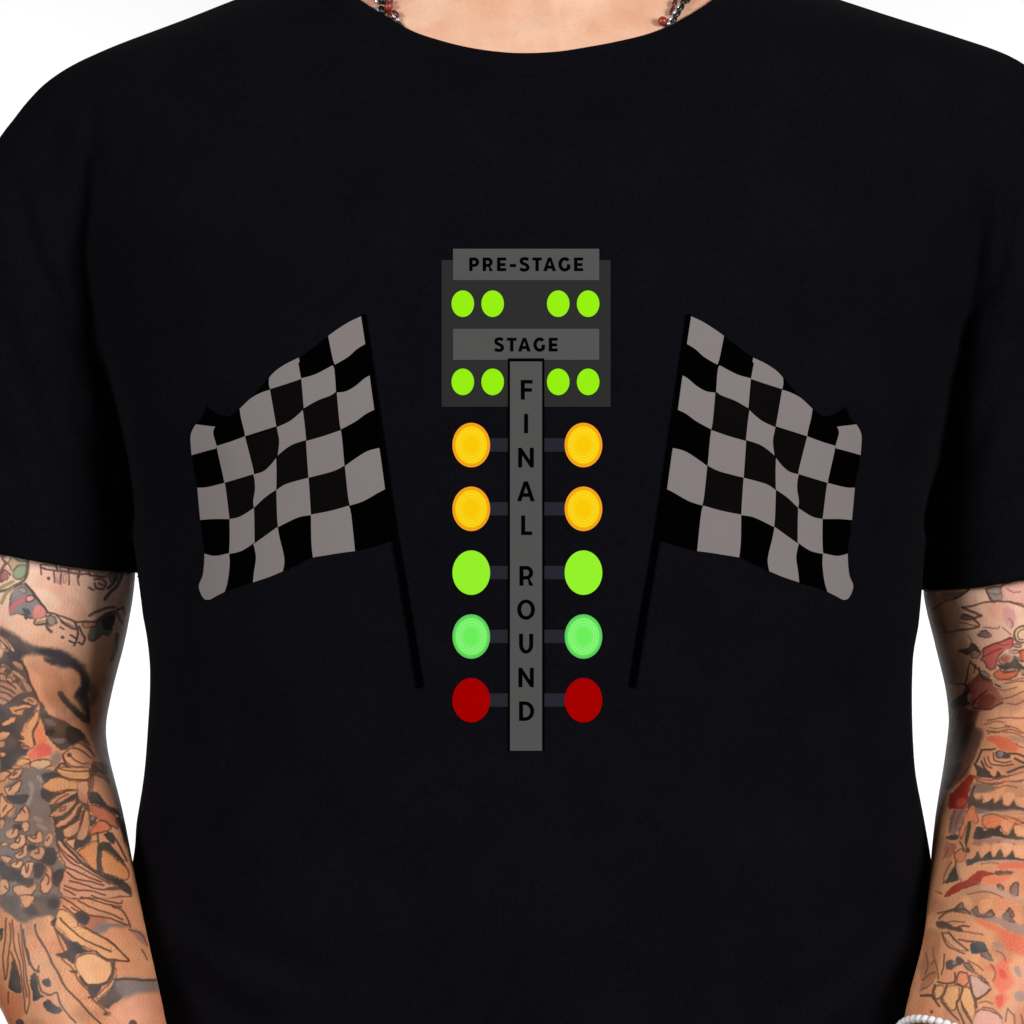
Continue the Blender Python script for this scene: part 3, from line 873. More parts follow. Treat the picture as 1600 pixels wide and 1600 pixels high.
# --- arm on the photo's right, forearm
P('I', (166, 52, 38), 12, '480,-10 690,-10 650,130 540,170 440,200')
P('I', (196, 92, 70), 18, '560,60 660,60 640,150 540,170', .7)
P('I', (144, 110, 100), 18, '500,220 620,200 700,120 640,320 560,500 470,530 450,350')
P('I', (98, 88, 84), 7, '760,60 790,120 900,130 1030,60 1020,130 1100,110 1150,50 1160,150 1220,180 1290,100 1320,170 1432,200 1500,200 1500,240 1432,240 1200,200 1000,220 850,270 780,180')
P('I', (224, 132, 92), 9, '720,160 780,170 830,330 800,390 720,360 650,500 600,600 580,520 640,360')
P('I', (224, 134, 94), 14, '900,300 1100,270 1300,330 1432,400 1300,420 1200,520 1120,430 1040,470 900,440')
Ln('I', (150, 96, 74), 11, '1080,280 1200,330 1340,400 1432,450')
P('I', (78, 74, 72), 8, '800,430 880,440 900,480 1000,460 1040,480 1120,420 1130,490 1220,540 1300,430 1320,540 1432,580 1500,580 1500,610 1432,610 1200,590 1060,570 900,600 780,600 750,560')
P('I', (154, 120, 110), 18, '780,610 1000,590 1200,600 1000,660 780,680')
Ln('I', (92, 78, 64), 38, '720,380 700,480 670,620 700,760')
Ln('I', (204, 140, 106), 36, '780,400 740,540 700,700')
P('I', (92, 87, 84), 7, '680,870 760,860 840,750 860,850 980,750 1020,840 1110,740 1160,830 1200,840 1280,750 1320,840 1432,850 1500,850 1500,880 1432,880 1200,880 1000,870 850,900 760,930 680,940')
P('I', (84, 74, 66), 12, '420,560 550,540 560,600 440,600')
P('I', (168, 94, 74), 18, '400,640 540,680 480,820 380,830')
P('I', (214, 134, 94), 10, '520,780 600,730 670,760 660,860 580,900 530,850')
Ln('I', (114, 88, 74), 18, '480,900 400,1060 370,1180|540,880 540,1000 600,1160|580,640 620,700 640,760')
P('I', (88, 82, 74), 9, '490,1000 530,960 560,1130 440,1180 390,1170')
Ln('I', (194, 146, 116), 26, '560,960 580,1080 620,1160|470,980 400,1120')
P('I', (178, 68, 54), 13, '380,1330 500,1210 640,1150 760,1060 860,1020 1000,1030 1060,1060 920,1100 860,1170 700,1230 560,1300 420,1360')
P('I', (228, 116, 88), 20, '1080,960 1200,900 1432,880 1500,880 1500,990 1432,990 1250,990 1150,1000')
P('I', (118, 98, 90), 9, '1060,1020 1150,1010 1290,1030 1280,1060 1150,1080 1060,1060')
P('I', (230, 132, 98), 22, '880,1120 1060,1070 1250,1080 1100,1180 950,1200')
P('I', (142, 118, 118), 12, '1240,1260 1300,1180 1350,1200 1360,1330 1300,1340|1080,1220 1120,1190 1160,1250 1110,1270')
P('I', (196, 160, 146), 20, '850,1240 1050,1230 1250,1300 1432,1380 1500,1390 1500,1440 1432,1440 1200,1380 1000,1300', .8)
P('I', (236, 172, 124), 24, '840,1420 940,1390 1020,1450 960,1560 880,1560|600,1380 700,1360 740,1480 660,1500', .8)
P('I', (128, 108, 98), 8, '540,1500 620,1440 640,1520 720,1560 800,1480 840,1560 900,1590 1000,1530 1020,1620 560,1560|1180,1620 1250,1500 1290,1620')
Ln('I', (116, 84, 68), 15, '300,1580 420,1540 560,1500|260,1280 340,1310')

# --- arm on the photo's right, towards the wrist
P('J', (164, 138, 128), 16, '800,0 900,20 1010,60 1130,60 1190,20 1220,90 1320,110 1400,20 1430,110 1540,190 1600,180 1700,180 1700,330 1600,330 1400,270 1250,180 1060,130 900,70')
P('J', (128, 110, 104), 10, '960,50 1040,80 1130,70 1190,20 1220,90 1150,100 1000,90|1330,110 1400,20 1430,110 1480,170 1380,150', .8)
Ln('J', (114, 84, 70), 18, '540,130 620,50 740,10 860,20 920,70')
P('J', (102, 88, 78), 14, '500,170 600,160 700,210 820,230 830,280 720,270 640,260 520,240')
Ln('J', (120, 78, 62), 18, '780,220 850,210 920,225')
P('J', (230, 118, 88), 42, '1000,130 1200,180 1350,270 1600,350 1700,350 1700,600 1600,600 1430,540 1350,420 1280,300 1100,220')
P('J', (230, 118, 88), 40, '1350,600 1450,640 1400,700 1480,900 1420,1000 1350,1050 1400,1130 1300,1250 1220,1150 1280,1040 1220,900 1250,780 1130,740 1250,700')
P('J', (216, 88, 72), 26, '1240,1100 1320,1080 1330,1170 1280,1230|1290,760 1360,780 1390,880 1310,860')
P('J', (80, 90, 96), 9, '920,450 980,410 1080,420 1140,490 1150,540 1060,550 980,560 930,520')
P('J', (124, 118, 114), 10, '1060,560 1150,540 1210,660 1130,630')
Ln('J', (128, 94, 64), 20, '790,380 900,400 960,410')
P('J', (228, 164, 128), 8, '590,330 660,310 760,420 880,510 800,520 680,450')
Ln('J', (132, 92, 68), 16, '570,300 640,460 760,530 850,560|660,290 760,400 900,520')
Ln('J', (118, 82, 62), 14, '470,480 480,620 520,800 530,880|600,560 590,700 570,820')
P('J', (86, 84, 90), 10, '630,650 690,640 740,660 760,600 850,640 840,690 760,720 700,760 620,740')
Dot('J', (160, 135, 140), 18, '725,680')
P('J', (134, 112, 100), 10, '850,700 920,680 990,800 920,780')
P('J', (226, 138, 102), 9, '760,880 800,800 890,820 900,920 850,970 780,940')
P('J', (208, 168, 152), 10, '920,860 1000,840 1110,900 1180,980 1080,1090 1010,1120 950,1040')
P('J', (154, 128, 120), 14, '1000,800 1110,880 1130,930 1040,870')
P('J', (228, 172, 120), 12, '500,980 600,970 570,1090 490,1130|630,980 770,960 780,1110 720,1280 580,1140|830,1000 910,990 960,1080 990,1230 960,1400 860,1240 810,1130')
Ln('J', (108, 82, 64), 19, '530,920 640,930 740,900 740,800|490,960 460,1080 480,1140 540,1220|640,960 590,1080 560,1160 680,1290 780,1400|740,930 820,980 790,1130 760,1160 790,1290 850,1440|920,950 960,1060 1010,1140 1100,1080 1190,1000|820,1160 870,1300 940,1420|1000,1150 1010,1240')
P('J', (222, 168, 152), 12, '1000,1290 1150,1275 1290,1330 1320,1460 980,1460')
Ln('J', (144, 108, 94), 18, '1080,1240 1200,1250 1290,1310 1330,1360')
Ln('J', (140, 108, 90), 16, '1400,1250 1370,1400|1480,1330 1480,1440|1560,1330 1580,1440|1400,1250 1470,1330')
P('J', (164, 138, 134), 16, '1480,740 1540,720 1580,820 1540,850|1480,1050 1580,1030 1600,1150 1500,1140|1210,420 1330,430 1340,470 1250,470')
P('J', (156, 106, 76), 20, '330,900 470,820 500,860 300,1040', .6)
Ln('J', (112, 84, 66), 26, '320,1080 440,1080 470,1120|330,880 420,820 480,800')
Ln('J', (118, 88, 74), 18, '440,700 480,640')
Dot('J', (150, 106, 68), 18, '440,1280')

# brown washes and lines between the larger figures of that arm
P('F', (196, 146, 112), 30, '240,300 420,380 520,520 480,800 420,1000 560,1200 520,1480 380,1500 260,1100 180,700', .6)
P('F', (170, 118, 88), 36, '120,300 260,420 330,800 360,1100 480,1300 420,1500 300,1400 200,900', .55)
P('I', (176, 118, 88), 34, '300,600 460,620 480,900 400,1100 300,1300 260,1500 160,1600 200,1200', .6)
P('J', (176, 112, 78), 34, '380,260 540,300 560,480 520,700 480,860 300,880 340,600', .6)
Ln('I', (120, 84, 68), 14, '520,220 480,360 450,520|620,200 560,330 540,460|430,720 400,800 360,860|820,230 900,260 1000,240|1000,670 1150,640 1300,660|860,930 1000,900 1100,920|640,1240 760,1200 860,1190|700,1320 860,1290 1000,1310 1150,1370', .7)
Ln('J', (122, 88, 70), 14, '600,180 720,150 860,170|700,240 900,290 1080,330|900,640 1000,690 1080,760|1180,700 1240,800 1220,900|1260,520 1330,560 1360,640|380,560 400,700 360,820|330,1000 420,960 470,900|1040,1180 1120,1160 1200,1180', .7)
Ln('G', (124, 84, 68), 14, '820,520 960,480 1100,500|900,560 1040,570 1160,560|1080,620 1200,640 1347,690|720,1260 860,1290 1000,1290|1240,780 1300,820 1347,830|1000,1360 1120,1330 1260,1350|880,640 940,600 1020,620', .7)
Ln('F', (126, 88, 74), 13, '880,300 960,320 1040,310|1120,260 1200,300 1300,290|1150,640 1190,700 1180,760|620,870 660,930 650,980|1060,1430 1200,1460 1347,1430|960,1560 1100,1580 1250,1550|1000,980 1080,1000 1160,980', .7)

# fine hatching of the feathers: region, colour, (angle, spacing, strength)
def Hatch(fr, ang, pitch, alpha, s, col=(112, 78, 58)):
    for part in s.split('|'):
        OPS.append((fr, 'h', col, (ang, pitch), alpha, T(part)))


Hatch('E', 25, 5.2, .42, '320,230 480,220 560,400 660,640 800,860 960,1060 1060,1143 900,1143 700,940 520,700 380,440')
Hatch('E', -30, 5.2, .36, '200,260 300,260 400,480 560,790 760,1010 880,1143 700,1143 560,1000 380,760 250,560')
Hatch('E', 60, 4.6, .40, '520,130 700,240 950,390 1150,580 1000,500 850,430 700,350 560,220')
Hatch('E', -20, 5.0, .30, '700,20 1080,100 1160,260 900,200 700,120|20,200 100,220 90,600 40,760 20,500')
Hatch('C', 70, 4.2, .34, '660,840 860,950 1140,1200 1400,1400 1200,1455 760,1400 740,1140')
Hatch('C', 20, 4.2, .30, '490,210 700,110 980,240 700,270|540,410 860,260 690,400|570,550 860,350 780,500|620,670 920,400 800,600')
Hatch('C', 75, 5.5, .22, '880,950 1090,830 1110,1150 960,1030|1160,960 1340,1050 1470,1220 1300,1230')
Hatch('B', 20, 4.0, .40, '0,90 200,60 400,380 330,480 0,520')
Hatch('B', 40, 4.5, .28, '880,1110 1060,1050 1180,1200 1100,1330 900,1330 780,1230')
Hatch('I', 90, 6.5, .26, '760,60 1500,-10 1500,180 800,120|820,300 1500,260 1500,420 860,430|780,640 1500,620 1500,760 800,780|560,1380 1500,1400 1500,1560 600,1500')
Hatch('J', 60, 6.0, .22, '600,960 960,960 990,1240 700,1300|1000,130 1600,350 1600,600 1280,420')
Hatch('G', 10, 5.5, .26, '820,420 1347,420 1347,640 900,640|900,60 1347,60 1347,260 1050,260')
Hatch('F', 30, 5.0, .20, '1060,420 1347,470 1347,640 1100,640|640,1250 900,1480 880,1600 600,1560')
# pale scallops and grey shading of the rows of scales
P('I', (238, 178, 138), 18, '780,10 860,-10 880,60 820,90|880,0 1000,0 1010,50 940,110|1040,20 1130,10 1140,50 1080,100|1170,10 1300,0 1300,90 1220,160 1170,90|1330,60 1500,60 1500,180 1350,160|1150,340 1300,350 1290,430 1210,520 1140,440|1320,420 1500,430 1500,560 1350,520|880,650 980,650 970,740 900,800|1010,650 1100,660 1090,740 1030,800|1130,640 1270,650 1270,740 1190,800 1140,740|1300,690 1500,690 1500,820 1340,810', .7)
P('I', (176, 150, 142), 26, '780,190 1000,225 1200,205 1500,240 1500,275 1100,260 860,280|900,600 1200,590 1500,612 1500,650 1100,640|760,930 1000,880 1500,885 1500,915 1000,915', .6)


def paint(V):
    px, py = apparent(V)
    C = np.empty((len(V), 3))
    # natural skin: paler under the sleeve line and at the chest, tanned forearms
    t = smoothstep(930, 1120, py)[:, None]
    arm = (py > 700)[:, None]
    C[:] = np.where(arm, np.array((246, 206, 182.)) * (1 - t) + np.array((224, 160, 118.)) * t, np.array((238, 194, 166.)))
    armv = (sample(ARM, V) < .004) & (py > 850)
    ids = np.where(armv)[0]
    x = px[ids].copy()
    y = py[ids].copy()
    # beyond the traced part the drawing runs on, folded and slanted so that it does not mirror
    y = y + .9 * np.clip(-x, 0, None) - .9 * np.clip(x - 1600, 0, None)
    x = np.where(x < 0, -x, x)
    x = np.where(x > 1600, 3200 - x, x)
    y = np.where(y < 880, 1760 - y, y)
    y = np.where(y > 1600, 3200 - y, y)
    # hand-drawn unevenness of the needle work
    x += 0.8 * np.sin(y * .11 + x * .07) + .25 * np.sin(y * .33 - x * .22)
    y += 0.8 * np.sin(x * .12 - y * .06) + .25 * np.sin(x * .31 + y * .27)
    col = C[ids]
    # faded wash of old ink over the tattooed skin
    r2 = np.random.default_rng(3)
    nz = np.zeros(len(x))
    for k in range(14):
        an, f = r2.uniform(0, 6.28), r2.uniform(.03, .16)
        nz += np.sin((x * math.cos(an) + y * math.sin(an)) * f + r2.uniform(0, 6.28))
    nz /= 3.2

    def waves(n, f0, f1):
        v = np.zeros(len(x))
        for k in range(n):
            an, f = r2.uniform(0, 6.28), r2.uniform(f0, f1)
            v += np.sin((x * math.cos(an) + y * math.sin(an)) * f + r2.uniform(0, 6.28))
        return v / math.sqrt(n)
    grain = waves(16, .25, 1.1)
    smoke = waves(12, .06, .30) * .6
    wash = smoothstep(.1, 1.3, nz) * .34 * smoothstep(980, 1100, y)
    col = col * (1 - wash[:, None]) + np.array((150, 108, 88.)) * wash[:, None]
    wash = smoothstep(.2, 1.2, -nz) * .25
    col = col * (1 - wash[:, None]) + np.array((222, 138, 112.)) * wash[:, None]
    for fr, kind, rgb, soft, alpha, pts in OPS:
        ox, oy, s = FR[fr]
        p = np.array(pts, float) * s + (ox, oy)
        if kind == 'h':
            c = catmull(p, 4, True)
            sf = 2.0
            pad = 3
        elif kind == 'p':
            c = catmull(p, 4, True)
            sf = max(soft * s * .9, 1.3)
            pad = sf * 1.2
        else:
            c = catmull(p, 5)
            hw = soft * s * .64
            sf = 1.1
            rgb = tuple(v * .84 for v in rgb) if sum(rgb) < 380 else rgb
            pad = hw + 2
        lo, hi = c.min(0) - pad, c.max(0) + pad
        m = np.where((x > lo[0]) & (x < hi[0]) & (y > lo[1]) & (y < hi[1]))[0]
        if not len(m):
            continue
        qx, qy = x[m], y[m]
        d2 = np.full(len(m), 1e9)
        ins = np.zeros(len(m), bool)
        n = len(c)
        for i in range(n - 1 if kind == 'l' else n):
            a, b = c[i], c[(i + 1) % n]
            ab = b - a
            w0, w1 = qx - a[0], qy - a[1]
            tt = np.clip((w0 * ab[0] + w1 * ab[1]) / (ab @ ab + 1e-12), 0, 1)
            d2 = np.minimum(d2, (w0 - tt * ab[0]) ** 2 + (w1 - tt * ab[1]) ** 2)
            if kind != 'l':
                cr = (a[1] > qy) != (b[1] > qy)
                with np.errstate(divide='ignore', invalid='ignore'):
                    ins ^= cr & (qx < ab[0] * (qy - a[1]) / (ab[1] if ab[1] else 1e-12) + a[0])
        d = np.sqrt(d2)
        if kind == 'h':
            an, pitch = math.radians(soft[0]), soft[1]
            ph = (qx * math.cos(an) + qy * math.sin(an)) / pitch + .5 * smoke[m] + .25 * grain[m]
            cellv = np.sin(np.floor(ph) * 12.9898) * .5 + .5
            st = smoothstep(.25, .48, np.abs((ph % 1) - .5)) * (.35 + .65 * cellv) * np.clip(.75 + smoke[m], .1, 1)
            al = st * (1 - smoothstep(-sf, sf, np.where(ins, -d, d)))
        elif kind == 'p':
            sd = np.where(ins, -d, d)
            g = grain[m]
            sd = sd + g * .5
            al = 1 - smoothstep(-sf, sf, sd)
            dark = sum(rgb) < 330
            if dark:
                rgb = (rgb[0] * .90, rgb[1] * .86, rgb[2] * .82)
            al = al * ((.93 if dark else .90) + (.10 if dark else .08) * np.clip(smoke[m] * 1.6, -1, 1))
        else:
            al = 1 - smoothstep(hw - sf, hw + sf, d)
            if hw < sf:
                al = al * .9
        al = (al * alpha)[:, None]
        col[m] = col[m] * (1 - al) + np.array(rgb, float) * al
        if kind == 'p' and soft <= 14 and sum(rgb) > 330:
            ol = (np.exp(-(sd / 1.35) ** 2) * .8 * np.clip(.85 + .7 * smoke[m], 0, 1) * alpha)[:, None]
            col[m] = col[m] * (1 - ol) + np.array((84, 60, 50.)) * ol
    col *= 1 + .030 * waves(20, .8, 2.6)[:, None] + .02 * smoke[:, None]
    C[ids] = np.clip(col, 0, 255)
    return lin(C) * GAIN


body_me = make_mesh('body', BV, BQ, M_SKIN)
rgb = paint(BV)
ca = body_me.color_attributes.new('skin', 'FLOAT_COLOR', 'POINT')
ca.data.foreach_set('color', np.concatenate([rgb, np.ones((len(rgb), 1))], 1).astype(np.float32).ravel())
body = link('body', body_me, person)
BODY_BVH = BVHTree.FromPolygons(BV.tolist(), BQ.tolist())

# ------------------------------------------------------------------ the print on the shirt
M_PANEL = flat_mat('print_charcoal', (46, 46, 46))
M_GREY = flat_mat('print_grey', (83, 83, 83))
M_BLACK = flat_mat('print_black', (2, 2, 2))
M_SOFTBLACK = flat_mat('print_soft_black', (13, 11, 11))
M_FLAG = flat_mat('print_flag_grey', (134, 126, 126))
M_BAR = flat_mat('print_slate', (40, 40, 50))
M_LIME = flat_mat('print_lime', (150, 241, 18))
M_GREEN = flat_mat('print_bright_green', (152, 248, 45))
M_RED = flat_mat('print_red', (165, 0, 0))
M_AMBER = lens_mat('print_amber_lens', (255, 205, 5), (255, 236, 50), (250, 166, 8), (252, 164, 48))
M_MINT = lens_mat('print_mint_lens', (110, 247, 92), (170, 255, 160), (88, 225, 84), (104, 200, 100))


def rect(x0, y0, x1, y1):
    return [(x0, y0), (x1, y0), (x1, y1), (x0, y1)]


def ellipse(cx, cy, rx, ry, n=56):
    return [(cx + rx * math.cos(2 * math.pi * i / n), cy + ry * math.sin(2 * math.pi * i / n)) for i in range(n)]


def print_part(name, layers, parent, label=None, uv=None):
    """layers: (material, lift in mm, [shape, ...]); shape = (outer, hole, ...). Cut to a fine grid and laid on the cloth."""
    mats = []
    big = bmesh.new()
    ul = big.loops.layers.uv.new('UVMap') if uv else None
    for mat, lift, shapes in layers:
        if mat not in mats:
            mats.append(mat)
        bm = bmesh.new()
        for loops in shapes:
            flatp = [Vector((x, y, 0)) for lp in loops for x, y in lp]
            tris = tessellate_polygon([[Vector((x, y, 0)) for x, y in lp] for lp in loops])
            vs = [bm.verts.new(p) for p in flatp]
            for t in tris:
                try:
                    bm.faces.new([vs[i] for i in t])
                except ValueError:
                    pass
        xs = [v.co.x for v in bm.verts]
        ys = [v.co.y for v in bm.verts]
        step = 8
        for ax, lo, hi in ((0, min(xs), max(xs)), (1, min(ys), max(ys))):
            k = math.ceil(lo / step) * step
            while k < hi:
                co = Vector((k, 0, 0)) if ax == 0 else Vector((0, k, 0))
                no = Vector((1, 0, 0)) if ax == 0 else Vector((0, 1, 0))
                bmesh.ops.bisect_plane(bm, geom=bm.verts[:] + bm.edges[:] + bm.faces[:], plane_co=co, plane_no=no, dist=1e-5)
                k += step
        bm.normal_update()
        mp = {}
        for v in bm.verts:
            q = on_shirt(v.co.x, v.co.y, lift * .001)
            mp[v] = (big.verts.new(q), v.co.x, v.co.y)
        for f in bm.faces:
            vv = [mp[v][0] for v in f.verts]
            if f.normal.z > 0:
                vv = vv[::-1]
            try:
                nf = big.faces.new(vv)
            except ValueError:
                continue
            nf.material_index = mats.index(mat)
            nf.smooth = True
            if uv:
                back = {mp[v][0]: (mp[v][1], mp[v][2]) for v in f.verts}
                for l in nf.loops:
                    x, y = back[l.vert]
                    l[ul].uv = ((x - uv[0]) / uv[2], (y - uv[1]) / uv[3])
        bm.free()
    me = bpy.data.meshes.new(name)
    big.to_mesh(me)
    big.free()
    for m in mats:
        me.materials.append(m)
    o = link(name, me, parent)
    if label:
        o['label'] = label
    return o


# ---- letters: outlines in a unit box (cap height 1, own width)
def stroke(path, w):
    p = np.array(path, float)
    d = np.gradient(p, axis=0)
    d /= np.linalg.norm(d, axis=1)[:, None]
    n = np.stack([-d[:, 1], d[:, 0]], 1) * w / 2
    return [tuple(v) for v in np.vstack([p + n, (p - n)[::-1]])]


def arc(cx, cy, rx, ry, a0, a1, n=18):
    return [(cx + rx * math.cos(math.radians(a0 + (a1 - a0) * i / n)), cy + ry * math.sin(math.radians(a0 + (a1 - a0) * i / n))) for i in range(n + 1)]


def glyph(ch, W, w):
    """outline loops with y pointing down, 0..1; W = width, w = stem"""
    b = w * .92
    if ch == 'I':
        return [[rect(0, 0, W, 1)]]
    if ch == '-':
        return [[rect(0, .48, W, .48 + w * .95)]]
    if ch == 'F':
        return [[[(0, 0), (W, 0), (W, b), (w, b), (w, .42), (W * .95, .42), (W * .95, .42 + b), (w, .42 + b), (w, 1), (0, 1)]]]
    if ch == 'E':
        return [[[(0, 0), (W, 0), (W, b), (w, b), (w, .41), (W * .92, .41), (W * .92, .41 + b), (w, .41 + b), (w, 1 - b), (W, 1 - b), (W, 1), (0, 1)]]]
    if ch == 'L':
        return [[[(0, 0), (w, 0), (w, 1 - b), (W, 1 - b), (W, 1), (0, 1)]]]
    if ch == 'T':
        c = W / 2
        return [[[(0, 0), (W, 0), (W, b), (c + w / 2, b), (c + w / 2, 1), (c - w / 2, 1), (c - w / 2, b), (0, b)]]]
    if ch == 'N':
        return [[[(0, 1), (0, 0), (w * .85, 0), (W - w, .64), (W - w, 0), (W, 0), (W, 1), (W - w * .85, 1), (w, .36), (w, 1)]]]
    if ch == 'A':
        c = W / 2
        h = w * .5
        y1, y2 = .60, .60 + b

        def xin(y):   # inner edge of the left leg
            return h * 2.05 + (c - h * 2.05) * (1 - y) / (1 - .24) if y > .24 else c
        return [[[(0, 1), (c - h, 0), (c + h, 0), (W, 1), (W - h * 2.1, 1), (W - h * 2.1 - (1 - y2) * .36 * W, y2), (h * 2.1 + (1 - y2) * .36 * W, y2), (h * 2.1, 1)],
                 [(c, .235), (c - (y1 - .235) * .37 * W, y1), (c + (y1 - .235) * .37 * W, y1)]]]
    if ch == 'O':
        return [[[(x, y) for x, y in ellipse(W / 2, .5, W / 2, .52)], [(x, y) for x, y in ellipse(W / 2, .5, W / 2 - w, .52 - b)]]]
    if ch == 'D':
        r = W * .62
        return [[[(0, 0)] + arc(W - r, .5, r, .5, -90, 90) + [(0, 1)], [(w, b)] + arc(W - r, .5, r - w, .5 - b, -90, 90) + [(w, 1 - b)]]]
    if ch == 'P':
        r = min(W * .55, .35)
        return [[[(0, 0)] + arc(W - r, .345, r, .345, -90, 90) + [(w, .69), (w, 1), (0, 1)], [(w, b)] + arc(W - r, .345, r - w, .345 - b, -90, 90) + [(w, .69 - b)]]]
    if ch == 'R':
        r = min(W * .55, .35)
        return [[[(0, 0)] + arc(W * .97 - r, .345, r, .345, -90, 62) + [(W, 1), (W - w * 1.12, 1), (W * .60, .69), (w, .69), (w, 1), (0, 1)],
                 [(w, b)] + arc(W * .97 - r, .345, r - w, .345 - b, -90, 90) + [(w, .69 - b)]]]
    if ch == 'U':
        o = arc(W / 2, .56, W / 2, .455, 180, 0)
        i = arc(W / 2, .56, W / 2 - w, .455 - b, 0, 180)
        return [[[(0, 0)] + o + [(W, 0), (W - w, 0)] + i + [(w, 0)]]]
    if ch == 'S':
        h = w / 2
        path = catmull([(W * .90, .155), (W * .68, .085), (W * .46, .08), (W * .24, .13), (W * .155, .27), (W * .25, .39), (W * .5, .48), (W * .76, .58),
                        (W * .86, .73), (W * .76, .87), (W * .52, .925), (W * .28, .91), (W * .06, .82)], 5)
        return [[stroke(path, w * .95)]]
    if ch == 'G':
        cx, cy = W * .54, .5
        path = arc(cx, cy, W * .54 - w / 2, .52 - b / 2, -42, -270, 26) + arc(cx, cy, W * .54 - w / 2, .52 - b / 2, 90, 45, 6)[1:]
        s1 = stroke(path, w)
        bar = rect(W - w, .50, W, .86)
        return [[s1], [bar]]


def letters(spec, y0, y1, stem):
    shapes = []
    h = y1 - y0
    for ch, x0, x1 in spec:
        W = (x1 - x0) / h
        for loops in glyph(ch, W, stem):
            shapes.append([[(x0 + x * h, y0 + y * h) for x, y in lp] for lp in loops])
    return shapes


print_part('signal_panel', [(M_PANEL, .35, [[rect(690, 406.6, 954, 635.6)]])], t_shirt)
b1 = print_part('banner', [(M_GREY, .50, [[rect(708, 389, 936.2, 437.8)]])], t_shirt, 'grey banner reading PRE-STAGE')
b2 = print_part('banner', [(M_GREY, .50, [[rect(708, 513.9, 936.2, 562.4)]])], t_shirt, 'grey banner reading STAGE')
for cx in (723.2, 769.8, 872.2, 918.9):
    for cy in (474.7, 596.8):
        print_part('small_lamp', [(M_LIME, .50, [[ellipse(cx, cy, 17.6, 20.7)]])], t_shirt)
for (y0, y1) in ((684.7, 705.8), (784.6, 805.4), (884.2, 905), (984, 1004.8), (1083.4, 1104.3)):
    for x0, x1 in ((750, 795), (849, 896)):
        print_part('crossbar', [(M_BAR, .30, [[rect(x0, y0, x1, y1)]])], t_shirt)
for cy, mat, lab in ((695.4, M_AMBER, 'amber lamp print with an orange rim'), (795, M_AMBER, 'amber lamp print with an orange rim'), (894.7, M_GREEN, 'plain lime green lamp print'),
                     (994.5, M_MINT, 'mint green lamp print with dotted lens'), (1094, M_RED, 'plain dark red lamp print')):
    for cx in (736.4, 911.6):
        print_part('lamp', [(mat, .50, [[ellipse(cx, cy, 29.4, 34.7)]])], t_shirt, lab, uv=(cx, cy, 29.4, 34.7))
print_part('post', [(M_BLACK, .65, [[rect(793.8, 560, 850.2, 1172.8)]]), (M_GREY, .80, [[rect(796.9, 565, 847, 1173)]])], t_shirt)
print_part('lettering', [(M_BLACK, .65, letters([('P', 733.4, 748.6), ('R', 754.4, 770.2), ('E', 776.8, 790.8), ('-', 796.8, 806.2), ('S', 812, 827), ('T', 832, 846.4),
                                              ('A', 849, 868.7), ('G', 872.6, 890.9), ('E', 897, 911)], 402.7, 423.8, .235))], t_shirt)
print_part('lettering', [(M_BLACK, .65, letters([('S', 772.6, 787.2), ('T', 792.2, 807), ('A', 809.5, 829.2), ('G', 833.6, 851.4), ('E', 857.6, 871.2)], 528, 549.3, .235))], t_shirt)
vert = []
for ch, x0, x1, y0, y1 in (('F', 813.9, 831.9, 593.9, 624.5), ('I', 819, 825, 646.8, 677), ('N', 809.8, 834, 699.6, 730.3), ('A', 808, 835.5, 752, 783), ('L', 814.5, 831.4, 805.4, 835.8),
                           ('R', 811.8, 833.6, 884.2, 914.9), ('O', 808.3, 835.7, 937.2, 967.6), ('U', 811.2, 833, 990.2, 1020.6), ('N', 810.2, 834, 1043.2, 1073.6), ('D', 811.2, 834.6, 1095.8, 1126.2)):
    vert += letters([(ch, x0, x1)], y0, y1, .195)
print_part('lettering', [(M_BLACK, .95, vert)], t_shirt)

# ---- chequered flags, traced once and mirrored
FS = '''948,48 970,192 925,220 880,260 812,300 800,265 777,150 830,112 890,75
625,263 629,283 622,292 637,374 560,400 475,427 469,400 470,368 500,335 555,297
640,370 710,350 800,303 810,330 818,440 790,460 720,487 650,527 645,460 638,378
995,355 1017,535 975,555 920,595 843,637 835,590 822,445 870,438 920,410 965,372
317,530 375,475 430,445 475,430 487,500 508,620 430,645 345,672 340,640 325,580
645,535 655,610 663,692 600,712 560,735 515,772 523,700 515,650 510,625 575,595 620,560
843,640 850,690 862,825 800,855 675,888 668,790 662,697 750,672
1043,733 1083,943 1040,965 960,1010 890,1033 880,980 864,827 930,780 985,748
90,610 190,622 180,655 197,718 195,735 130,752 68,770 62,680 72,640
198,722 270,700 345,672 352,700 385,830 392,868 320,890 238,915 232,880 205,760
400,868 440,855 475,825 507,785 509,850 508,950 450,990 392,1045 388,1010 397,950 395,900 388,870
508,953 560,920 675,888 680,950 688,1083 620,1095 517,1145 512,1090
688,1080 790,1060 885,1033 897,1080 917,1270 840,1280 698,1303 690,1220
98,940 150,937 238,915 245,940 265,1103 180,1103 113,1108 105,1020
265,1103 320,1090 392,1045 394,1120 395,1225 330,1268 263,1285 266,1200
397,1228 450,1190 515,1143 525,1200 550,1310 542,1375 470,1405 387,1433 392,1380 402,1310 397,1265 388,1232
135,1283 190,1295 263,1280 266,1340 255,1430 240,1482 195,1505 160,1523 135,1520 118,1495 106,1450 125,1400 133,1340'''
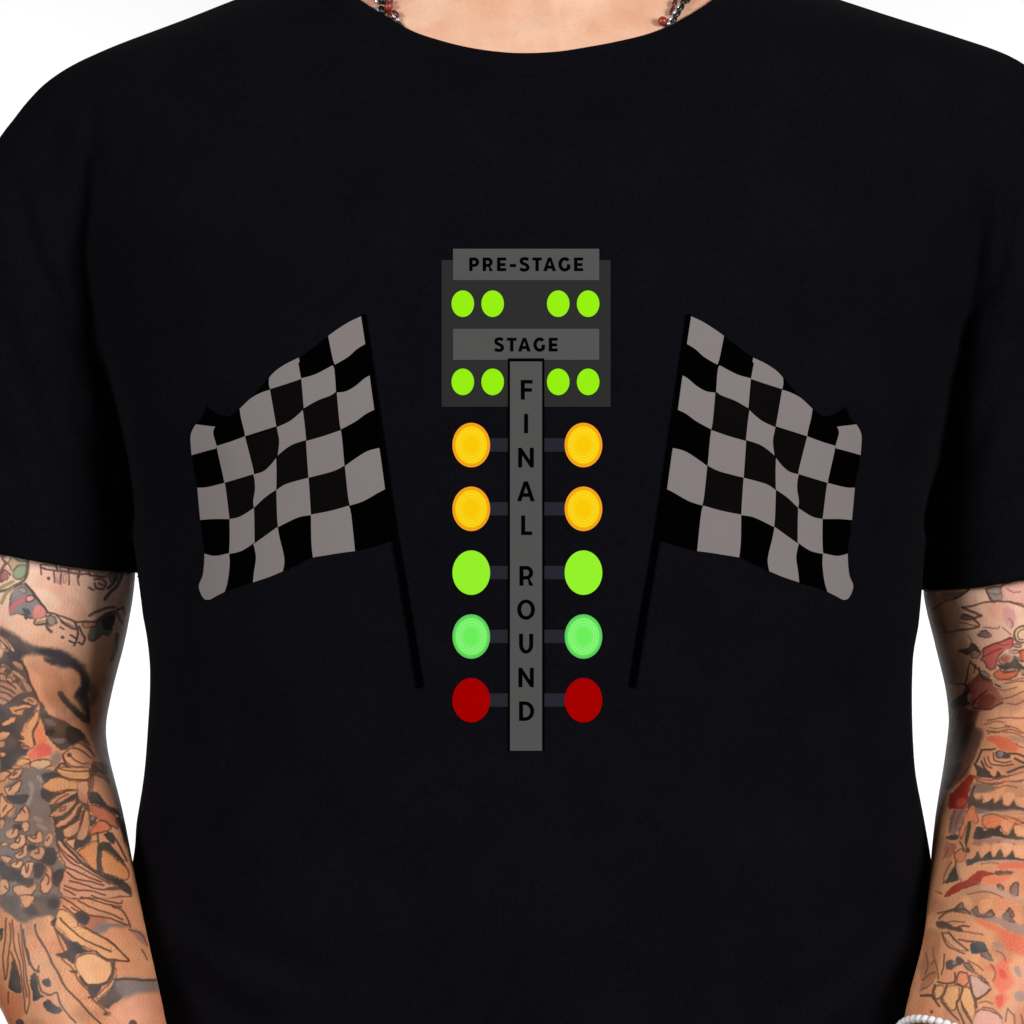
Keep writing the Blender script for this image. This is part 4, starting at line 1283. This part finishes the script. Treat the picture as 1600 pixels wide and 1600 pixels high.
FD = '''475,430 637,376 645,455 643,530 590,585 510,620 495,540
650,530 710,490 818,447 828,520 843,637 760,665 663,693 655,610 648,560
350,680 508,625 523,690 515,760 470,830 410,865 392,855 370,760
513,775 600,715 663,703 668,790 675,885 580,910 512,950 508,850
678,890 780,865 862,830 870,920 885,1033 790,1058 690,1080 685,1000
240,918 320,890 390,872 396,920 388,1000 392,1045 320,1090 265,1103
393,1045 450,995 508,957 512,1060 514,1143 450,1185 397,1222'''
FO = '''948,48 890,75 830,112 777,150 700,210 625,263 555,297 500,335 470,368 430,412 375,475 317,530 290,552 255,567 210,560 175,540 145,518 135,545 120,575 90,610 72,640 62,680 68,770 80,850 98,940
113,1108 125,1200 135,1283 133,1340 125,1400 106,1450 118,1495 135,1520 160,1523 195,1505 240,1482 300,1460 387,1433 470,1405 542,1375 620,1340 698,1303 840,1280 917,1270 1000,1250 1112,1215 1083,943 1043,733 995,355 970,192'''


def soft_corners(p, limit=40):
    """round the gentle bends of an outline, keep its corners"""
    p = [np.array(q, float) for q in p]
    n = len(p)
    out = []
    sharp = []
    for i in range(n):
        a, b = p[i] - p[i - 1], p[(i + 1) % n] - p[i]
        ang = math.degrees(math.acos(max(-1, min(1, a @ b / (np.linalg.norm(a) * np.linalg.norm(b) + 1e-9)))))
        sharp.append(ang > limit)
    for i in range(n):
        b, c = p[i], p[(i + 1) % n]
        a = b if sharp[i] else p[i - 1]
        d = c if sharp[(i + 1) % n] else p[(i + 2) % n]
        for t in (0, .25, .5, .75):
            out.append(tuple(0.5 * (2 * b + (c - a) * t + (2 * a - 5 * b + 4 * c - d) * t * t + (3 * b - a - 3 * c + d) * t ** 3)))
    return out


def flag_shapes(text, mirror):
    res = []
    for row in text.split('\n'):
        q = [(280 + x * .3, 480 + y * .3) for x, y in T(row)]
        if mirror:
            q = [(1644 - x, y) for x, y in q]
        res.append([soft_corners(q)])
    return res


for mirror in (False, True):
    side = 'grey and black checkered flag print waving to the ' + ('right' if mirror else 'left')
    fl = print_part('checkered_flag', [(M_BLACK, .35, flag_shapes(FO.replace('\n', ' '), mirror)), (M_SOFTBLACK, .48, flag_shapes(FD, mirror)), (M_FLAG, .60, flag_shapes(FS, mirror))], t_shirt, side)
    pole = [(565, 491.5), (572, 491), (623, 840), (644, 960), (662, 1072), (651, 1076), (632.5, 960), (613, 844)]
    if mirror:
        pole = [(1644 - x, y) for x, y in pole]
    print_part('flag_pole', [(M_BLACK, .72, [[pole]])], t_shirt)

# ------------------------------------------------------------------ collar seam and sleeve stitching


def ribbon(name, top, bot, lift, mat, parent, bulge=0.0):
    n = len(top)
    m = 7
    V, F = [], []
    for i in range(n):
        for j in range(m):
            t = j / (m - 1)
            x = top[i][0] + (bot[i][0] - top[i][0]) * t
            y = top[i][1] + (bot[i][1] - top[i][1]) * t
            V.append(on_shirt(x, y, lift + bulge * math.sin(math.pi * t) - (.0004 if j in (0, m - 1) else 0)))
    for i in range(n - 1):
        for j in range(m - 1):
            q = [i * m + j, i * m + j + 1, (i + 1) * m + j + 1, (i + 1) * m + j]
            if all(V[k] is not None for k in q):
                F.append(q)
    keep = [k for k in range(len(V)) if V[k] is not None]
    mp = {k: i for i, k in enumerate(keep)}
    me = make_mesh(name, [V[k] for k in keep], [[mp[k] for k in f] for f in F], mat)
    return link(name, me, parent)


cx = np.arange(468, 1190, 4.0)
ny = np.interp(cx, NECK[:, 0], NECK[:, 1])
ns = np.convolve(np.pad(ny, 4, mode='edge'), np.ones(9) / 9, 'valid')
slope = np.gradient(ns, cx)
nrm = np.stack([-slope, np.ones_like(slope)], 1)
nrm /= np.linalg.norm(nrm, axis=1)[:, None]
top = [(x, y + 1.2) for x, y in zip(cx, ny)]
bot = [(x + n[0] * 38, y + n[1] * 38) for x, y, n in zip(cx, ny, nrm)]
ribbon('collar', top, bot, .0006, M_CLOTH, t_shirt, .0014)

M_THREAD = flat_mat('black_thread', (26, 25, 32), noise=.2)


def stitches(name, pts, pitch, ln, parent):
    bm = bmesh.new()
    pts = catmull(pts, 30)
    seg = np.r_[0, np.cumsum(np.hypot(*np.diff(pts, axis=0).T))]
    for s in np.arange(2, seg[-1] - 2, pitch):
        a = [np.interp(s, seg, pts[:, k]) for k in (0, 1)]
        b = [np.interp(s + ln, seg, pts[:, k]) for k in (0, 1)]
        p, q = on_shirt(*a, .0003), on_shirt(*b, .0003)
        if p is None or q is None:
            continue
        w = Vector((0, 0, .00028))
        u = Vector((0, -.0003, 0))
        mid = (p + q) / 2 + u
        vs = [bm.verts.new(v) for v in (p, mid - w, q, mid + w)]
        bm.faces.new(vs)
    me = bpy.data.meshes.new(name)
    bm.to_mesh(me)
    bm.free()
    me.materials.append(M_THREAD)
    return link(name, me, parent)


for dy in (44, 58):
    stitches('hem_stitching', [(x, np.interp(x, HEM_L[:, 0], HEM_L[:, 1]) - dy) for x in range(-40, 190, 10)], 10, 5.5, t_shirt)
    stitches('hem_stitching', [(x, np.interp(x, HEM_R[:, 0], HEM_R[:, 1]) - dy) for x in range(1470, 1660, 10)], 10, 5.5, t_shirt)

# ------------------------------------------------------------------ necklace and bracelet


def on_body(px, py, off):
    d = (world(px, py, 0) - CAM).normalized()
    h = BODY_BVH.ray_cast(CAM, d)
    n = h[1]
    if n.dot(d) > 0:
        n = -n
    return h[0] + n * off, n


def bead_mesh(name, rx, rz, mat):
    bm = bmesh.new()
    bmesh.ops.create_uvsphere(bm, u_segments=16, v_segments=10, radius=1)
    for v in bm.verts:
        v.co = Vector((v.co.x * rx, v.co.y * rx, v.co.z * rz))
    for f in bm.faces:
        f.smooth = True
    me = bpy.data.meshes.new(name)
    bm.to_mesh(me)
    bm.free()
    me.materials.append(mat)
    return me


def tube_mesh(name, pts, r, mat):
    pts = [Vector(p) for p in pts]
    V, F = [], []
    for i, p in enumerate(pts):
        t = (pts[min(i + 1, len(pts) - 1)] - pts[max(i - 1, 0)]).normalized()
        a = t.cross(Vector((.3, 1, .2))).normalized()
        b = t.cross(a)
        for k in range(8):
            an = k * math.pi / 4
            V.append(p + (a * math.cos(an) + b * math.sin(an)) * r)
    for i in range(len(pts) - 1):
        for k in range(8):
            F.append((i * 8 + k, i * 8 + (k + 1) % 8, (i + 1) * 8 + (k + 1) % 8, (i + 1) * 8 + k))
    return make_mesh(name, V, F, mat)


def glossy(name, rgb, rough, metal=0.0):
    m = flat_mat(name, rgb, rough, .5, .9, .15)
    m.node_tree.nodes['Principled BSDF'].inputs['Metallic'].default_value = metal
    return m


M_REDBEAD = glossy('red_wood_bead', (140, 48, 32), .35)
M_DARKRED = glossy('dark_red_bead', (84, 30, 20), .35)
M_BLACKBEAD = glossy('black_bead', (26, 24, 26), .3)
M_SILVER = glossy('silver_bead', (205, 198, 200), .3, .6)
M_CORD = glossy('dark_cord', (40, 28, 24), .8)
M_PEARL = glossy('white_pearl', (226, 224, 224), .35)

necklace = bpy.data.objects.new('necklace', None)
COL.objects.link(necklace)
necklace['label'] = 'beaded necklace of red, black and silver beads tucked under the shirt collar'
necklace['category'] = 'necklace'


def bead(px, py, rx, rz, mat, ang, off, parent, name='bead'):
    c, n = on_body(px, py, off)
    o = link(name, bead_mesh(name, rx, rz, mat), parent)
    d = Vector((math.sin(math.radians(ang)), 0, -math.cos(math.radians(ang))))
    d = (d - n * d.dot(n)).normalized()
    o.rotation_mode = 'QUATERNION'
    o.rotation_quaternion = d.to_track_quat('Z', 'Y')
    o.location = c
    return o


def cord(pts, off, r):
    q = [on_body(x, y, off)[0] for x, y in catmull(pts, 6)]
    return link('cord', tube_mesh('cord', q, r, M_CORD), necklace)


# wearer's right side (photo left)
cord([(586, -60), (592, -25), (600, 0), (612, 22), (628, 42), (640, 56)], .0012, .0008)
for b in ((590, 4, .0018, .0027, M_SILVER, 12, .0018), (591, 17, .0012, .0026, M_SILVER, 14, .0010), (592, -12, .0020, .0026, M_SILVER, 15, .002), (599, 4, .0026, .0034, M_BLACKBEAD, 20, .0026), (597.5, 18, .0017, .0030, M_BLACKBEAD, 22, .0014),
          (606, 2, .0014, .0020, M_SILVER, 20, .0030), (609, 9, .0024, .0014, M_DARKRED, 30, .0026), (608.5, 17, .0026, .0021, M_REDBEAD, 35, .0030), (610, 27, .0013, .0030, M_DARKRED, 20, .0022),
          (615, 27, .0010, .0026, M_SILVER, 25, .0020), (619, 26, .0014, .0030, M_DARKRED, 35, .0024), (622, 34, .0011, .0013, M_SILVER, 35, .0018), (600, -18, .0021, .0028, M_BLACKBEAD, 18, .003)):
    bead(*b[:7], necklace)
# wearer's left side (photo right)
cord([(1082, -60), (1074, -20), (1066, 5), (1054, 25), (1040, 46), (1030, 58)], .0012, .0008)
for b in ((1034.5, 38, .0026, .0026, M_REDBEAD, -30, .0026), (1053, 9, .0013, .0030, M_DARKRED, -16, .0024), (1049, 21, .0012, .0034, M_DARKRED, -18, .0022), (1057, -4, .0014, .0018, M_REDBEAD, -16, .0024),
          (1059, 14, .0010, .0026, M_SILVER, -12, .0030), (1053, 25, .0010, .0020, M_SILVER, -28, .0032), (1047, 34, .0010, .0022, M_SILVER, -25, .0030), (1044, 41, .0010, .0014, M_SILVER, -25, .0026),
          (1067, 6, .0014, .0034, M_BLACKBEAD, -20, .0026), (1063, 18, .0014, .0030, M_BLACKBEAD, -30, .0026), (1058, 27, .0013, .0028, M_BLACKBEAD, -30, .0024), (1053, 35, .0012, .0024, M_BLACKBEAD, -28, .0022),
          (1074, 6, .0009, .0022, M_BLACKBEAD, -35, .0018), (1070, 3, .0010, .0014, M_SILVER, -25, .0034), (1070, -12, .0015, .0030, M_BLACKBEAD, -16, .0026)):
    bead(*b[:7], necklace)

bracelet = bpy.data.objects.new('bracelet', None)
COL.objects.link(bracelet)
bracelet['label'] = 'white beaded bracelet around the tattooed forearm at lower right'
bracelet['category'] = 'bracelet'
BC = world(1512, 1671, -.105)
e1 = Vector((math.cos(math.radians(27)), 0, -math.sin(math.radians(27))))
e2 = Vector((-.05, -.86, .52)).normalized()
NB = 56
pm = bead_mesh('bead', .0023, .0023, M_PEARL)
ring = []
for k in range(NB):
    a = 2 * math.pi * k / NB
    p = BC + e1 * .0415 * math.cos(a) + e2 * .044 * math.sin(a)
    ring.append(p)
    o = link('bead', pm, bracelet)
    o.location = p
link('cord', tube_mesh('cord', ring + [ring[0]], .0007, M_CORD), bracelet)

# ------------------------------------------------------------------ backdrop
M_WALL, nt, bs = new_mat('white_paper')
nz = nt.nodes.new('ShaderNodeTexNoise')
nz.inputs['Scale'].default_value = 3
mx = nt.nodes.new('ShaderNodeMix')
mx.data_type = 'RGBA'
mx.inputs['A'].default_value = (.86, .86, .87, 1)
mx.inputs['B'].default_value = (.90, .90, .90, 1)
nt.links.new(nz.outputs['Fac'], mx.inputs['Factor'])
nt.links.new(mx.outputs['Result'], bs.inputs['Base Color'])
bs.inputs['Roughness'].default_value = .95
bs.inputs['Specular IOR Level'].default_value = 0
V, F = [], []
prof = [(2.5 + .5 * math.sin(a), .7 - .5 * math.cos(a)) for a in np.linspace(0, math.pi / 2, 10)] + [(3.0, 1.5), (3.0, 2.25)]
for y, z in prof:
    V += [(-1.7, y, z), (1.7, y, z)]
F = [(2 * i, 2 * i + 1, 2 * i + 3, 2 * i + 2) for i in range(len(prof) - 1)]
link('backdrop', make_mesh('backdrop', V, F, M_WALL), None, kind='structure')

# ------------------------------------------------------------------ camera, lamps, world
cam = bpy.data.cameras.new('camera')
cam.sensor_width = 36
cam.lens = 36 * D / (1600 * S0)
cam.clip_start = .1
cam.clip_end = 50
co = link('camera', cam)
co.location = CAM
co.rotation_euler = (math.pi / 2, 0, 0)
scene.camera = co


def area(name, loc, target, size, power, color=(1, 1, 1), size_y=None):
    l = bpy.data.lights.new(name, 'AREA')
    l.energy = power
    l.color = color
    l.size = size
    if size_y:
        l.shape = 'RECTANGLE'
        l.size_y = size_y
    o = link(name, l)
    o.location = loc
    o.rotation_euler = (Vector(target) - Vector(loc)).to_track_quat('-Z', 'Y').to_euler()
    return o


area('key_softbox', (1.95, -1.9, 1.95), (0, 0, 1.25), .9, 80, (1, .99, .97))
area('key_softbox', (-1.95, -1.9, 1.95), (0, 0, 1.25), .9, 62, (1, .99, .97))
area('fill_softbox', (.1, -3.0, 2.0), (0, 0, 1.25), 1.0, 10, (1, 1, 1))
area('backdrop_lamp', (-1.3, 1.9, 1.35), (-.1, 3.0, 1.3), .4, 15)
area('backdrop_lamp', (1.3, 1.9, 1.35), (.1, 3.0, 1.3), .4, 15.4)

w = bpy.data.worlds.new('World')
scene.world = w
w.use_nodes = True
w.node_tree.nodes['Background'].inputs[0].default_value = (.9, .95, 1, 1)
w.node_tree.nodes['Background'].inputs[1].default_value = .04

scene.view_settings.view_transform = 'Standard'
scene.view_settings.look = 'None'
scene.view_settings.exposure = 0
scene.view_settings.gamma = 1
scene.view_settings.use_curve_mapping = False
scene.render.engine = 'CYCLES'
scene.cycles.use_denoising = True
scene.cycles.max_bounces = 6
